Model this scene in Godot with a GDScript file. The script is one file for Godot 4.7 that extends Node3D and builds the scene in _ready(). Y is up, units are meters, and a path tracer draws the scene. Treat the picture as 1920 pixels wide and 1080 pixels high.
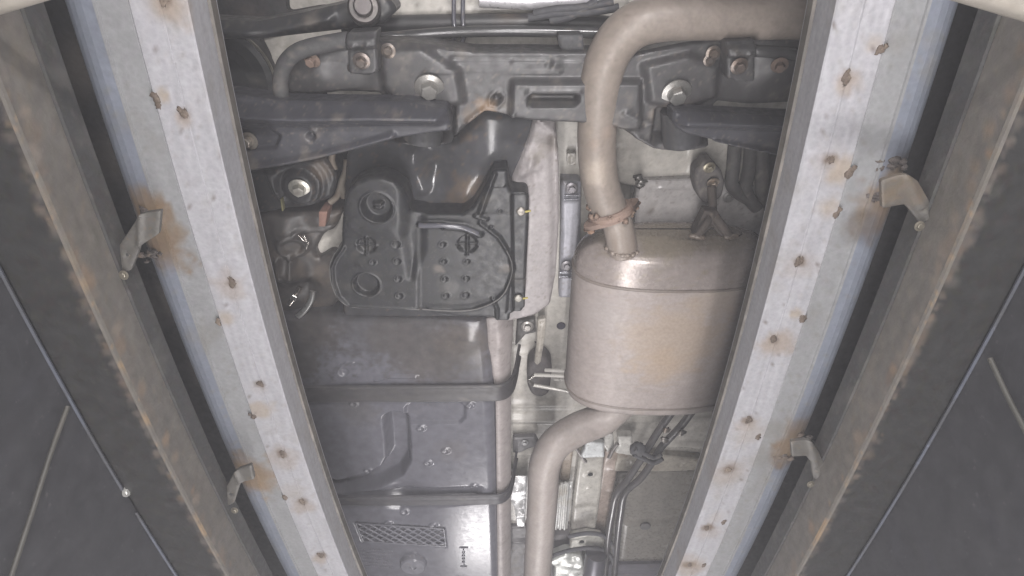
extends Node3D
# Underside of a car seen from an inspection pit: steel rails and beams of the pit frame, exhaust, tank, rear suspension.

const F := 1100.0
const EYE := Vector3(0.0, 0.30, 0.0)
var tilt := deg_to_rad(33.6)
var n1 := FastNoiseLite.new()
var n2 := FastNoiseLite.new()
var n3 := FastNoiseLite.new()
var M := {}
var used := {}
var rng := RandomNumberGenerator.new()

func _ready():
	rng.seed = 7
	var cam := Camera3D.new()
	cam.name = "camera"
	cam.position = EYE
	cam.rotation = Vector3(PI / 2 - tilt, 0, 0)
	cam.fov = rad_to_deg(2.0 * atan(540.0 / F))
	cam.near = 0.01
	cam.far = 50.0
	add_child(cam)
	cam.current = true
	var env := Environment.new()
	env.background_mode = Environment.BG_COLOR
	env.background_color = Color(0.5, 0.52, 0.56)
	env.background_energy_multiplier = 0.25
	env.tonemap_mode = Environment.TONE_MAPPER_LINEAR
	env.tonemap_exposure = 0.90
	env.sdfgi_enabled = true
	env.ssao_enabled = true
	env.ssil_enabled = true
	env.fog_enabled = true
	env.fog_density = 0.05
	env.fog_light_color = Color(0.93, 0.93, 0.95)
	var we := WorldEnvironment.new()
	we.environment = env
	we.name = "environment"
	add_child(we)
	for n in [n1, n2, n3]:
		n.noise_type = FastNoiseLite.TYPE_SIMPLEX_SMOOTH
		n.fractal_octaves = 4
	n1.seed = 3
	n2.seed = 11
	n3.seed = 29
	n1.frequency = 9.0
	n2.frequency = 60.0
	n3.frequency = 25.0
	make_materials()
	lamp("strip_lamp", "long white strip lamp along the pit floor, left of its middle", Vector3(-0.055, 0.15, -0.62), 1.34, Vector2(0.04, 2.4), 0.0)
	lamp("strip_lamp", "long white strip lamp along the pit floor, right of its middle", Vector3(0.045, 0.15, -0.62), 1.34, Vector2(0.04, 2.4), 0.0)
	lamp("work_lamp", "white work lamp leaning at the rear end of the pit", Vector3(0.25, 0.20, 0.62), 1.6, Vector2(0.32, 0.05), 0.75)
	lamp("work_lamp", "white work lamp leaning at the front end of the pit", Vector3(0.0, 0.12, -3.1), 1.5, Vector2(0.6, 0.2), -0.9)
	pit()
	rails()
	body()
	suspension()
	tank()
	exhaust()
	small_things()

# ------------------------------------------------------------------ placing
func P(x: float, y: float, h: float) -> Vector3:
	var a := (y - 540.0) / F
	var d := Vector3((x - 960.0) / F, cos(tilt) - a * sin(tilt), -(sin(tilt) + a * cos(tilt)))
	return EYE + d * (h / d.y)

func S(x: float, y: float, h: float) -> float:
	return P(x + 1.0, y, h).x - P(x, y, h).x

func flat(q: Array, h: float) -> PackedVector2Array:
	var r := PackedVector2Array()
	for i in range(0, q.size(), 2):
		var p := P(q[i], q[i + 1], h)
		r.append(Vector2(p.x, p.z))
	return r

func path3(q: Array) -> Array:
	var r := []
	for i in range(0, q.size(), 3):
		r.append(P(q[i], q[i + 1], q[i + 2]))
	return r

# ------------------------------------------------------------------ naming
func numbered(s: String) -> String:
	if not used.has(s):
		used[s] = 0
		return s
	used[s] += 1
	return "%s_%03d" % [s, used[s]]

func thing(called: String, label: String, category: String, at: Vector3, group := "", kind := "") -> Node3D:
	var o := Node3D.new()
	o.name = numbered(called)
	add_child(o, true)
	o.position = at
	o.set_meta("label", label)
	o.set_meta("category", category)
	if group: o.set_meta("group", group)
	if kind: o.set_meta("kind", kind)
	return o

# ------------------------------------------------------------------ mesh collector
class MB:
	var v := PackedVector3Array()
	var n := PackedVector3Array()
	var c := PackedColorArray()
	var idx := PackedInt32Array()
	func put(p: Vector3, nn: Vector3, cc: Color) -> int:
		v.append(p)
		n.append(nn)
		c.append(cc)
		return v.size() - 1
	func tri(a: int, b: int, d: int):
		var g := (v[b] - v[a]).cross(v[d] - v[a])
		if g.dot(n[a] + n[b] + n[d]) > 0.0:
			idx.append_array([a, d, b])
		else:
			idx.append_array([a, b, d])
	func quad(a: int, b: int, d: int, e: int):
		tri(a, b, d)
		tri(a, d, e)

func commit(m: MB, called: String, mat: Material, parent: Node = null, label := "") -> MeshInstance3D:
	var o := MeshInstance3D.new()
	o.name = called if parent else numbered(called)
	var org := Vector3.ZERO
	var q: Node = parent
	while q and q != self:
		org += q.position
		q = q.get_parent()
	var v := m.v.duplicate()
	if parent == null:
		for p in v: org += p
		org /= v.size()
		o.position = org
	elif org != Vector3.ZERO:
		pass
	for i in v.size(): v[i] -= org
	var arr := []
	arr.resize(Mesh.ARRAY_MAX)
	arr[Mesh.ARRAY_VERTEX] = v
	arr[Mesh.ARRAY_NORMAL] = m.n
	arr[Mesh.ARRAY_COLOR] = m.c
	arr[Mesh.ARRAY_INDEX] = m.idx
	var am := ArrayMesh.new()
	am.add_surface_from_arrays(Mesh.PRIMITIVE_TRIANGLES, arr)
	am.surface_set_material(0, mat)
	o.mesh = am
	if label: o.set_meta("label", label)
	(parent if parent else self).add_child(o, true)
	return o

func solo(m: MB, called: String, mat: Material, label: String, category: String, group := "") -> MeshInstance3D:
	var o := commit(m, called, mat)
	o.set_meta("label", label)
	o.set_meta("category", category)
	if group: o.set_meta("group", group)
	return o

# ------------------------------------------------------------------ paint (real surface colour: dirt, rust, wear)
func paint(base: Color, dirt := Color(0.2, 0.17, 0.14), thr := 0.9, spots := []) -> Dictionary:
	return {"base": base, "dirt": dirt, "thr": thr, "spots": spots}

func spot(x: float, y: float, h: float, r: float, c: Color, k := 0.8) -> Array:
	return [P(x, y, h), r * S(x, y, h), c, k]

func tint(pt: Dictionary, p: Vector3) -> Color:
	var a := n1.get_noise_3dv(p)
	var b := n2.get_noise_3dv(p)
	var g := n3.get_noise_3dv(p)
	var c: Color = pt.base * (1.0 + (0.16 * b + 0.12 * g) * pt.get("mott", 1.0))
	if pt.has("streak"):
		var w := n3.get_noise_3d(p.x * 9.0, p.y * 9.0, p.z * 0.35)
		c *= 1.0 + pt.streak * w
	var thr: float = pt.thr
	var m := smoothstep(thr - 0.25, thr + 0.35, a + 0.45 * g + 0.2 * b)
	c = c.lerp(pt.dirt, 0.8 * m)
	var sp := n2.get_noise_3dv(p * 2.6)
	c = c.lerp(pt.dirt, 0.55 * smoothstep(0.34, 0.5, sp))
	for s in pt.spots:
		var d: float = p.distance_to(s[0]) / s[1]
		if d < 1.7:
			d *= 1.0 + 0.55 * g + 0.35 * b
			c = c.lerp(s[2], s[3] * (1.0 - smoothstep(0.35, 1.0, d)))
	c.a = 1.0
	return c

# ------------------------------------------------------------------ features pressed into sheet metal
func cap(q: Array, h: float, r: float, d: float, s: float) -> Dictionary:
	var k := S(q[0], q[1], h)
	return box_of({"t": 0, "p": flat(q, h), "r": r * k, "d": d, "s": s * k})

func area(q: Array, h: float, d: float, s: float) -> Dictionary:
	var k := S(q[0], q[1], h)
	return box_of({"t": 1, "p": flat(q, h), "r": 0.0, "d": d, "s": s * k})

func disc(x: float, y: float, h: float, r: float, d: float, s: float) -> Dictionary:
	return cap([x, y, x + 0.1, y], h, r, d, s)

func ring(x: float, y: float, h: float, r: float, w: float, d: float, s: float) -> Dictionary:
	var k := S(x, y, h)
	var f := {"t": 2, "p": flat([x, y], h), "r": w * k, "R": r * k, "d": d, "s": s * k}
	return box_of(f)

func hump(x: float, y: float, h: float, r: float, d: float) -> Dictionary:
	var k := S(x, y, h)
	return box_of({"t": 3, "p": flat([x, y], h), "r": r * k, "d": d, "s": r * k * 2.0})

func box_of(f: Dictionary) -> Dictionary:
	var r := Rect2(f.p[0], Vector2.ZERO)
	for p in f.p: r = r.expand(p)
	f.box = r.grow(f.r + f.s + f.get("R", 0.0))
	return f

func sd_line(p: Vector2, q: PackedVector2Array) -> float:
	var d := 1e9
	for i in q.size() - 1:
		var a := q[i]
		var e := q[i + 1] - a
		var t := clampf((p - a).dot(e) / maxf(e.length_squared(), 1e-12), 0.0, 1.0)
		d = minf(d, (p - a - e * t).length_squared())
	return sqrt(d)

func sd_poly(p: Vector2, q: PackedVector2Array) -> float:      # negative inside
	var d := 1e9
	var inside := false
	var j := q.size() - 1
	for i in q.size():
		var a := q[j]
		var b := q[i]
		var e := b - a
		var w := p - a
		var t := clampf(w.dot(e) / maxf(e.length_squared(), 1e-14), 0.0, 1.0)
		d = minf(d, (w - e * t).length_squared())
		if (a.y > p.y) != (b.y > p.y) and p.x < (b.x - a.x) * (p.y - a.y) / (b.y - a.y) + a.x:
			inside = not inside
		j = i
	return -sqrt(d) if inside else sqrt(d)

func raised(p: Vector2, feats: Array) -> float:
	var s := 0.0
	for f in feats:
		if not f.box.has_point(p): continue
		match f.t:
			0: s += f.d * (1.0 - smoothstep(-f.s, f.s, sd_line(p, f.p) - f.r))
			1: s += f.d * (1.0 - smoothstep(-f.s, f.s, sd_poly(p, f.p)))
			2: s += f.d * (1.0 - smoothstep(-f.s, f.s, absf(p.distance_to(f.p[0]) - f.R) - f.r))
			3:
				var t: float = p.distance_to(f.p[0]) / f.r
				s += f.d * exp(-t * t)
	return s

func smooth_line(q: PackedVector2Array, closed: bool, n := 5) -> PackedVector2Array:
	var r := PackedVector2Array()
	var m := q.size()
	for i in (m if closed else m - 1):
		var a := q[(i - 1 + m) % m] if closed or i > 0 else q[i]
		var b := q[i]
		var c := q[(i + 1) % m]
		var d := q[(i + 2) % m] if closed or i + 2 < m else c
		for k in n: r.append(b.cubic_interpolate(c, a, d, float(k) / n))
	if not closed: r.append(q[m - 1])
	return r

func rounded(q: PackedVector2Array, rad: float) -> PackedVector2Array:
	var r := PackedVector2Array()
	var m := q.size()
	for i in m:
		var b := q[i]
		var u := q[(i - 1 + m) % m] - b
		var w := q[(i + 1) % m] - b
		var k := minf(rad, 0.45 * minf(u.length(), w.length()))
		var a := b + u.normalized() * k
		var c := b + w.normalized() * k
		for t in [0.0, 0.25, 0.5, 0.75, 1.0]:
			r.append(a.lerp(b, t).lerp(b.lerp(c, t), t))
	return r

# a sheet pressed out of flat stock: outline in plan (x, z), underside at height y, features raised towards the ground
func relief(m: MB, q: PackedVector2Array, y: float, cell: float, pt: Dictionary, feats := [], opt := {}):
	var edge: float = opt.get("edge", 0.004)
	var skirt: float = opt.get("skirt", 0.03)
	var sh: Array = opt.get("shape", [])             # [x0, factor, power]: turns up beyond x0
	var line := PackedVector2Array()
	for i in q.size():
		var a := q[i]
		var b := q[(i + 1) % q.size()]
		var k := maxi(1, int(a.distance_to(b) / (cell * 1.5)))
		for t in k: line.append(a.lerp(b, float(t) / k))
	var lo := q[0]
	var hi := q[0]
	for p in q:
		lo = lo.min(p)
		hi = hi.max(p)
	var nx := int((hi.x - lo.x) / cell) + 1
	var nz := int((hi.y - lo.y) / cell) + 1
	var sd := PackedFloat32Array()
	sd.resize((nx + 1) * (nz + 1))
	for j in nz + 1:
		for i in nx + 1:
			sd[j * (nx + 1) + i] = sd_poly(lo + Vector2(i, j) * cell, q)
	var at := {}
	var pos := PackedVector3Array()
	var nor := PackedVector3Array()
	var tris := PackedInt32Array()
	var get_v := func(p: Vector2, s: float) -> int:
		var key := Vector2i((p * 40000.0).round())
		if at.has(key): return at[key]
		var d := raised(p, feats)
		if s > -edge: d -= edge - sqrt(maxf(0.0, edge * edge - (edge + s) * (edge + s)))
		var yy := y - d
		if sh: yy += sh[1] * pow(maxf(0.0, p.x - sh[0]), sh[2])
		pos.append(Vector3(p.x, yy, p.y))
		at[key] = pos.size() - 1
		return pos.size() - 1
	for j in nz:
		for i in nx:
			var p0 := lo + Vector2(i, j) * cell
			var k := j * (nx + 1) + i
			var ss := [sd[k], sd[k + 1], sd[k + nx + 2], sd[k + nx + 1]]
			var pp := [p0, p0 + Vector2(cell, 0), p0 + Vector2(cell, cell), p0 + Vector2(0, cell)]
			var top: float = ss.max()
			if ss.min() > cell * 1.5: continue
			if top < -cell * 0.75:
				var w := []
				for e in 4: w.append(get_v.call(pp[e], ss[e]))
				tris.append_array([w[0], w[1], w[2], w[0], w[2], w[3]])
			else:
				for piece in Geometry2D.intersect_polygons(PackedVector2Array(pp), q):
					var tri := Geometry2D.triangulate_polygon(piece)
					if tri.is_empty(): continue
					var w := []
					for p in piece: w.append(get_v.call(p, minf(0.0, sd_poly(p, q))))
					for e in tri: tris.append(w[e])
	nor.resize(pos.size())
	for t in range(0, tris.size(), 3):
		var g := (pos[tris[t + 1]] - pos[tris[t]]).cross(pos[tris[t + 2]] - pos[tris[t]])
		if g.y > 0.0: g = -g
		for e in 3: nor[tris[t + e]] += g
	var base := m.v.size()
	for i in pos.size(): m.put(pos[i], nor[i].normalized() if nor[i].length_squared() > 0.0 else Vector3.DOWN, tint(pt, pos[i]))
	for t in range(0, tris.size(), 3): m.tri(base + tris[t], base + tris[t + 1], base + tris[t + 2])
	# side wall
	var cw := Geometry2D.is_polygon_clockwise(q)
	for i in line.size():
		var a := line[i]
		var b := line[(i + 1) % line.size()]
		var e := (b - a).normalized()
		var nn := Vector3(e.y, 0, -e.x) * (-1.0 if cw else 1.0)
		if sd_poly((a + b) * 0.5 + Vector2(nn.x, nn.z) * 1e-4, q) < 0.0: nn = -nn
		var w := []
		for p in [a, b]:
			var yy := y - raised(p, feats) + edge
			if sh: yy += sh[1] * pow(maxf(0.0, p.x - sh[0]), sh[2])
			for u in [0.0, skirt]:
				var v3 := Vector3(p.x, yy + u, p.y)
				w.append(m.put(v3, nn, tint(pt, v3)))
		m.quad(w[0], w[1], w[3], w[2])

# ------------------------------------------------------------------ tubes, discs, bolts, extrusions
func curve(pts: Array, n := 6) -> Array:
	var r := []
	for i in pts.size() - 1:
		var a: Vector3 = pts[maxi(i - 1, 0)]
		var b: Vector3 = pts[i]
		var c: Vector3 = pts[i + 1]
		var d: Vector3 = pts[mini(i + 2, pts.size() - 1)]
		for k in n: r.append(b.cubic_interpolate(c, a, d, float(k) / n))
	r.append(pts[-1])
	return r

func tube(m: MB, pts: Array, rad, pt: Dictionary, seg := 14, squash := 1.0, capped := true):
	var u := Vector3.UP
	var rows := []
	for i in pts.size():
		var t: Vector3 = (pts[mini(i + 1, pts.size() - 1)] - pts[maxi(i - 1, 0)]).normalized()
		u = (u - t * u.dot(t))
		if u.length() < 0.01: u = t.cross(Vector3(0.3, 0.2, 0.9))
		u = u.normalized()
		var w := t.cross(u)
		var r: float = rad if rad is float else rad[i]
		var row := []
		for k in seg:
			var a := TAU * k / seg
			var nn := u * cos(a) + w * sin(a)
			var p: Vector3 = pts[i] + u * cos(a) * r * squash + w * sin(a) * r
			row.append(m.put(p, nn, tint(pt, p)))
		rows.append(row)
		if i > 0:
			for k in seg: m.quad(rows[i - 1][k], rows[i - 1][(k + 1) % seg], row[(k + 1) % seg], row[k])
	if capped:
		for e in [0, pts.size() - 1]:
			var t: Vector3 = (pts[1] - pts[0]) if e == 0 else (pts[e] - pts[e - 1])
			var nn := -t.normalized() if e == 0 else t.normalized()
			var c := m.put(pts[e], nn, tint(pt, pts[e]))
			var row := []
			for k in seg: row.append(m.put(m.v[rows[e][k]], nn, m.c[rows[e][k]]))
			for k in seg: m.tri(c, row[k], row[(k + 1) % seg])

# turned shape round an axis through at; profile is [distance along axis, radius] pairs, flat shaded per band
func lathe(m: MB, at: Vector3, axis: Vector3, prof: Array, pt: Dictionary, seg := 24, turn := 0.0):
	var ax := axis.normalized()
	var u := ax.cross(Vector3(0, 0, 1) if absf(ax.z) < 0.9 else Vector3(1, 0, 0)).normalized()
	var w := ax.cross(u)
	for i in prof.size() - 1:
		var a: Vector2 = prof[i]
		var b: Vector2 = prof[i + 1]
		var e := (b - a)
		var slope := Vector2(-e.y, e.x).normalized()       # x along axis, y outward
		if slope.y < 0.0 or (slope.y == 0.0 and slope.x < 0.0): slope = -slope
		if absf(e.x) < 1e-7: slope = Vector2(1, 0) if e.y < 0.0 else Vector2(-1, 0)
		var r0 := []
		var r1 := []
		for k in seg + 1:
			var t := TAU * k / seg + turn
			var dir := u * cos(t) + w * sin(t)
			var fd := dir
			if seg <= 6: fd = u * cos(TAU * (k + 0.5) / seg + turn) + w * sin(TAU * (k + 0.5) / seg + turn)
			var nn := (ax * slope.x + dir * slope.y).normalized()
			var pa := at + ax * a.x + dir * a.y
			var pb := at + ax * b.x + dir * b.y
			r0.append(m.put(pa, nn, tint(pt, pa)))
			r1.append(m.put(pb, nn, tint(pt, pb)))
		for k in seg: m.quad(r0[k], r0[k + 1], r1[k + 1], r1[k])

func bolt(parent: Node, at: Vector3, r: float, mat: Material, pt: Dictionary, axis := Vector3.DOWN, called := "bolt", tall := 0.7):
	var m := MB.new()
	lathe(m, at, axis, [Vector2(0, r * 1.75), Vector2(r * 0.14, r * 1.72), Vector2(r * 0.3, r * 1.15), Vector2(r * 0.3, r * 0.3)], pt, 20)
	# hexagon with flat sides
	var ax := axis.normalized()
	var u := ax.cross(Vector3(0, 0, 1) if absf(ax.z) < 0.9 else Vector3(1, 0, 0)).normalized()
	var w := ax.cross(u)
	var h0 := r * 0.28
	var h1 := r * (0.3 + tall)
	var top := []
	for k in 6:
		var a := TAU * k / 6 + 0.3
		var b := TAU * (k + 1) / 6 + 0.3
		var d0 := u * cos(a) + w * sin(a)
		var d1 := u * cos(b) + w * sin(b)
		var nn := (d0 + d1).normalized()
		var q := [at + ax * h0 + d0 * r, at + ax * h0 + d1 * r, at + ax * h1 + d1 * r, at + ax * h1 + d0 * r]
		var id := []
		for p in q: id.append(m.put(p, nn, tint(pt, p)))
		m.quad(id[0], id[1], id[2], id[3])
		var nb := (nn + ax * 1.3).normalized()
		var q2 := [q[3], q[2], at + ax * (h1 + r * 0.12) + d1 * r * 0.86, at + ax * (h1 + r * 0.12) + d0 * r * 0.86]
		id = []
		for p in q2: id.append(m.put(p, nb, tint(pt, p)))
		m.quad(id[0], id[1], id[2], id[3])
		top.append(q2[3])
	var c := m.put(at + ax * (h1 + r * 0.09), ax, tint(pt, at))
	var ids := []
	for p in top: ids.append(m.put(p, ax, tint(pt, p)))
	for k in 6: m.tri(c, ids[k], ids[(k + 1) % 6])
	commit(m, called, mat, parent)

func lump(m: MB, at: Vector3, r: Vector3, pt: Dictionary, rough := 0.35, seg := 12):
	var rows := []
	for j in seg + 1:
		var row := []
		for k in seg + 1:
			var th := PI * j / seg
			var ph := TAU * (k % seg) / seg
			var d := Vector3(sin(th) * cos(ph), cos(th), sin(th) * sin(ph))
			var g := 1.0 + rough * (n2.get_noise_3dv(at * 3.0 + d * 0.02) + n3.get_noise_3dv(at + d * 0.03))
			var p := at + d * r * g
			row.append(m.put(p, (d / r).normalized(), tint(pt, p)))
		rows.append(row)
	for j in seg:
		for k in seg: m.quad(rows[j][k], rows[j][k + 1], rows[j + 1][k + 1], rows[j + 1][k])

# sharp box with small chamfers, c centre, s full size, optional turn about y
func block(m: MB, c: Vector3, s: Vector3, pt: Dictionary, b := 0.001, basis := Basis.IDENTITY):
	var h := s * 0.5
	var axes := [Vector3(1, 0, 0), Vector3(0, 1, 0), Vector3(0, 0, 1)]
	for a in 3:
		for sg in [-1.0, 1.0]:
			var n: Vector3 = axes[a] * sg
			var u: Vector3 = axes[(a + 1) % 3]
			var w: Vector3 = axes[(a + 2) % 3]
			var hu: float = h[(a + 1) % 3]
			var hw: float = h[(a + 2) % 3]
			var ids := []
			for q in [[-1, -1], [1, -1], [1, 1], [-1, 1]]:
				var p: Vector3 = c + basis * (n * h[a] + u * q[0] * (hu - b) + w * q[1] * (hw - b))
				ids.append(m.put(p, basis * n, tint(pt, p)))
			m.quad(ids[0], ids[1], ids[2], ids[3])
			for e in [[u, hu, w, hw], [w, hw, u, hu]]:      # chamfers along the second axis
				for s2 in [-1.0, 1.0]:
					if a > [0, 1, 2][axes.find(e[0])]: continue
					var nn: Vector3 = (n + e[0] * s2).normalized()
					var ce := []
					for q in [[0, -1], [0, 1], [1, 1], [1, -1]]:
						var along: Vector3 = e[2] * q[1] * (e[3] - b)
						var p: Vector3 = n * (h[a] if q[0] == 0 else h[a] - b) + e[0] * s2 * (e[1] - b if q[0] == 0 else e[1]) + along
						p = c + basis * p
						ce.append(m.put(p, basis * nn, tint(pt, p)))
					m.quad(ce[0], ce[1], ce[2], ce[3])

# section of (x, height) points swept along z with the rails' slight bow; sg mirrors it
func bow(z: float) -> float:
	var t := clampf(z, -1.05, 0.15) + 0.45
	return -0.098 * t * t

func extrude(m: MB, sec: Array, sg: float, z0: float, z1: float, pt: Dictionary, closed := true, step := 0.006, sub := 0.004):
	var nz := maxi(2, int((z0 - z1) / step))
	var cnt := sec.size() if closed else sec.size() - 1
	for i in cnt:
		var a: Vector2 = sec[i]
		var b: Vector2 = sec[(i + 1) % sec.size()]
		var e := (b - a)
		var ns := clampi(int(e.length() / sub), 1, 22)
		var nn := Vector3(e.y * sg, -e.x, 0).normalized()
		var prev := []
		for j in nz + 1:
			var z := lerpf(z0, z1, float(j) / nz)
			var row := []
			for k in ns + 1:
				var q := a.lerp(b, float(k) / ns)
				var p := Vector3(sg * (q.x + bow(z)), EYE.y + q.y, z)
				row.append(m.put(p, nn, tint(pt, p)))
			if j > 0:
				for k in ns: m.quad(prev[k], prev[k + 1], row[k + 1], row[k])
			prev = row

# ------------------------------------------------------------------ materials
func noise_image(seed_: int, freq: float, oct: int, lo: float, hi: float, size := 512, kind := FastNoiseLite.TYPE_SIMPLEX_SMOOTH) -> ImageTexture:
	var n := FastNoiseLite.new()
	n.noise_type = kind
	n.seed = seed_
	n.frequency = freq
	n.fractal_octaves = oct
	var im := n.get_seamless_image(size, size)
	im.convert(Image.FORMAT_RGB8)
	var data := im.get_data()
	for i in data.size(): data[i] = int(255.0 * lerpf(lo, hi, data[i] / 255.0))
	return ImageTexture.create_from_image(Image.create_from_data(size, size, false, Image.FORMAT_RGB8, data))

# worn surface: an even base with pale specks, smudges and thin scratches
func speck_image(seed_: int, base: float, specks: int, scratches: int) -> ImageTexture:
	var g := RandomNumberGenerator.new()
	g.seed = seed_
	var n := FastNoiseLite.new()
	n.seed = seed_
	n.frequency = 0.012
	n.fractal_octaves = 5
	var im := n.get_seamless_image(1024, 1024)
	im.convert(Image.FORMAT_RGB8)
	var d := im.get_data()
	for i in d.size(): d[i] = int(255.0 * clampf(base * (0.93 + 0.14 * d[i] / 255.0), 0.0, 1.0))
	im = Image.create_from_data(1024, 1024, false, Image.FORMAT_RGB8, d)
	for i in specks:
		var x := g.randi_range(4, 1015)
		var y := g.randi_range(4, 1015)
		var v := lerpf(base, 1.0, g.randf())
		var w := g.randi_range(2, 5) if g.randf() < 0.8 else g.randi_range(5, 9)
		for a in w:
			for b in g.randi_range(1, w): im.set_pixel(x + a, y + b, Color(v, v * 0.985, v * 0.96))
	for i in scratches:
		var p := Vector2(g.randf_range(100, 900), g.randf_range(100, 900))
		var q := Vector2.from_angle(g.randf() * TAU)
		var v := lerpf(base, 1.0, g.randf_range(0.1, 0.5))
		for k in g.randi_range(15, 110):
			p += q
			q = q.rotated(g.randf_range(-0.03, 0.03))
			im.set_pixel(clampi(int(p.x), 0, 1023), clampi(int(p.y), 0, 1023), Color(v, v, v))
	return ImageTexture.create_from_image(im)

func make_materials():
	var grit := noise_image(1, 0.06, 5, 0.90, 1.0)
	var mottle := noise_image(2, 0.02, 5, 0.88, 1.0)
	var spangle := noise_image(4, 0.05, 2, 0.92, 1.0, 512, FastNoiseLite.TYPE_CELLULAR)
	var gloss := noise_image(5, 0.03, 5, 0.55, 1.0)
	var specked := speck_image(21, 0.66, 900, 40)
	var dusty := speck_image(22, 0.90, 500, 60)
	var bumps := noise_image(6, 0.09, 4, 0.0, 1.0)
	var defs := {
		"black_paint": [0.46, 0.0, dusty, 3.3, 0.02], "black_rubber": [0.75, 0.0, grit, 5.0, 0.03], "tank_plastic": [0.22, 0.0, dusty, 2.7, 0.010],
		"body_paint": [0.30, 0.0, mottle, 4.0, 0.006], "exhaust": [0.50, 0.04, grit, 4.0, 0.02], "exhaust_cap": [0.27, 0.22, grit, 4.0, 0.03], "galvanised": [0.50, 0.30, spangle, 8.0, 0.008],
		"zinc": [0.35, 0.6, grit, 9.0, 0.01], "chrome": [0.16, 0.9, grit, 9.0, 0.0], "foil": [0.32, 0.35, mottle, 6.0, 0.05], "gloss_black": [0.22, 0.0, mottle, 6.0, 0.0],
		"rust": [0.85, 0.0, grit, 14.0, 0.10], "beam_steel": [0.62, 0.1, mottle, 5.0, 0.03], "pit_board": [0.60, 0.0, specked, 2.2, 0.02],
		"concrete": [0.9, 0.0, mottle, 2.0, 0.1],
	}
	for k in defs:
		var d = defs[k]
		var s := StandardMaterial3D.new()
		s.vertex_color_use_as_albedo = true
		s.albedo_texture = d[2]
		s.roughness = minf(1.0, d[0] * 1.25)
		s.roughness_texture = gloss
		s.metallic = d[1]
		s.uv1_triplanar = true
		s.uv1_world_triplanar = true
		s.uv1_scale = Vector3.ONE * d[3]
		if d[4] > 0.0:
			s.heightmap_enabled = true
			s.heightmap_texture = bumps
			s.heightmap_scale = d[4] * 0.4
		s.resource_name = k
		M[k] = s
	var e := StandardMaterial3D.new()
	e.albedo_color = Color(0.9, 0.9, 0.9)
	e.emission_enabled = true
	e.emission = Color(1.0, 0.98, 0.95)
	e.emission_energy_multiplier = 1.5
	M["lamp"] = e

# linear surface colours
const BLACK := Color(0.040, 0.040, 0.042)
const BLACK2 := Color(0.060, 0.059, 0.060)
const DUST := Color(0.17, 0.15, 0.13)
const BROWN := Color(0.16, 0.12, 0.09)
const RUST := Color(0.26, 0.13, 0.05)
const RUST2 := Color(0.10, 0.065, 0.04)
const TANKC := Color(0.150, 0.149, 0.172)
const BODY := Color(0.53, 0.505, 0.46)
const BEIGE := Color(0.302, 0.264, 0.247)
const GALV := Color(0.30, 0.298, 0.315)
const GALV2 := Color(0.21, 0.213, 0.218)
const GALVB := Color(0.165, 0.18, 0.215)
const ZINC := Color(0.55, 0.55, 0.52)

func lamp(called: String, label: String, at: Vector3, energy: float, size: Vector2, lean: float):
	var t := thing(called, label, "lamp", at, "strip lamps on the pit floor" if lean == 0.0 else "work lamps at the pit ends")
	var m := MB.new()
	block(m, at + Vector3(0, -0.027, 0), Vector3(size.x + 0.02, 0.035, size.y + 0.02), paint(BLACK2), 0.003)
	commit(m, "housing", M.black_paint, t)
	m = MB.new()
	block(m, at + Vector3(0, -0.006, 0), Vector3(size.x, 0.008, size.y), paint(Color(1, 1, 1)), 0.002)
	commit(m, "lamp_face", M.lamp, t)
	t.rotation.x = -lean
	var l := AreaLight3D.new()
	l.name = "lamp_light"
	l.area_size = size
	l.light_energy = energy
	l.light_color = Color(1.0, 0.985, 0.985)
	l.shadow_enabled = true
	l.area_range = 20.0
	l.area_attenuation = 2.0
	l.rotation = Vector3(PI / 2, 0, 0)
	t.add_child(l)

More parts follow.
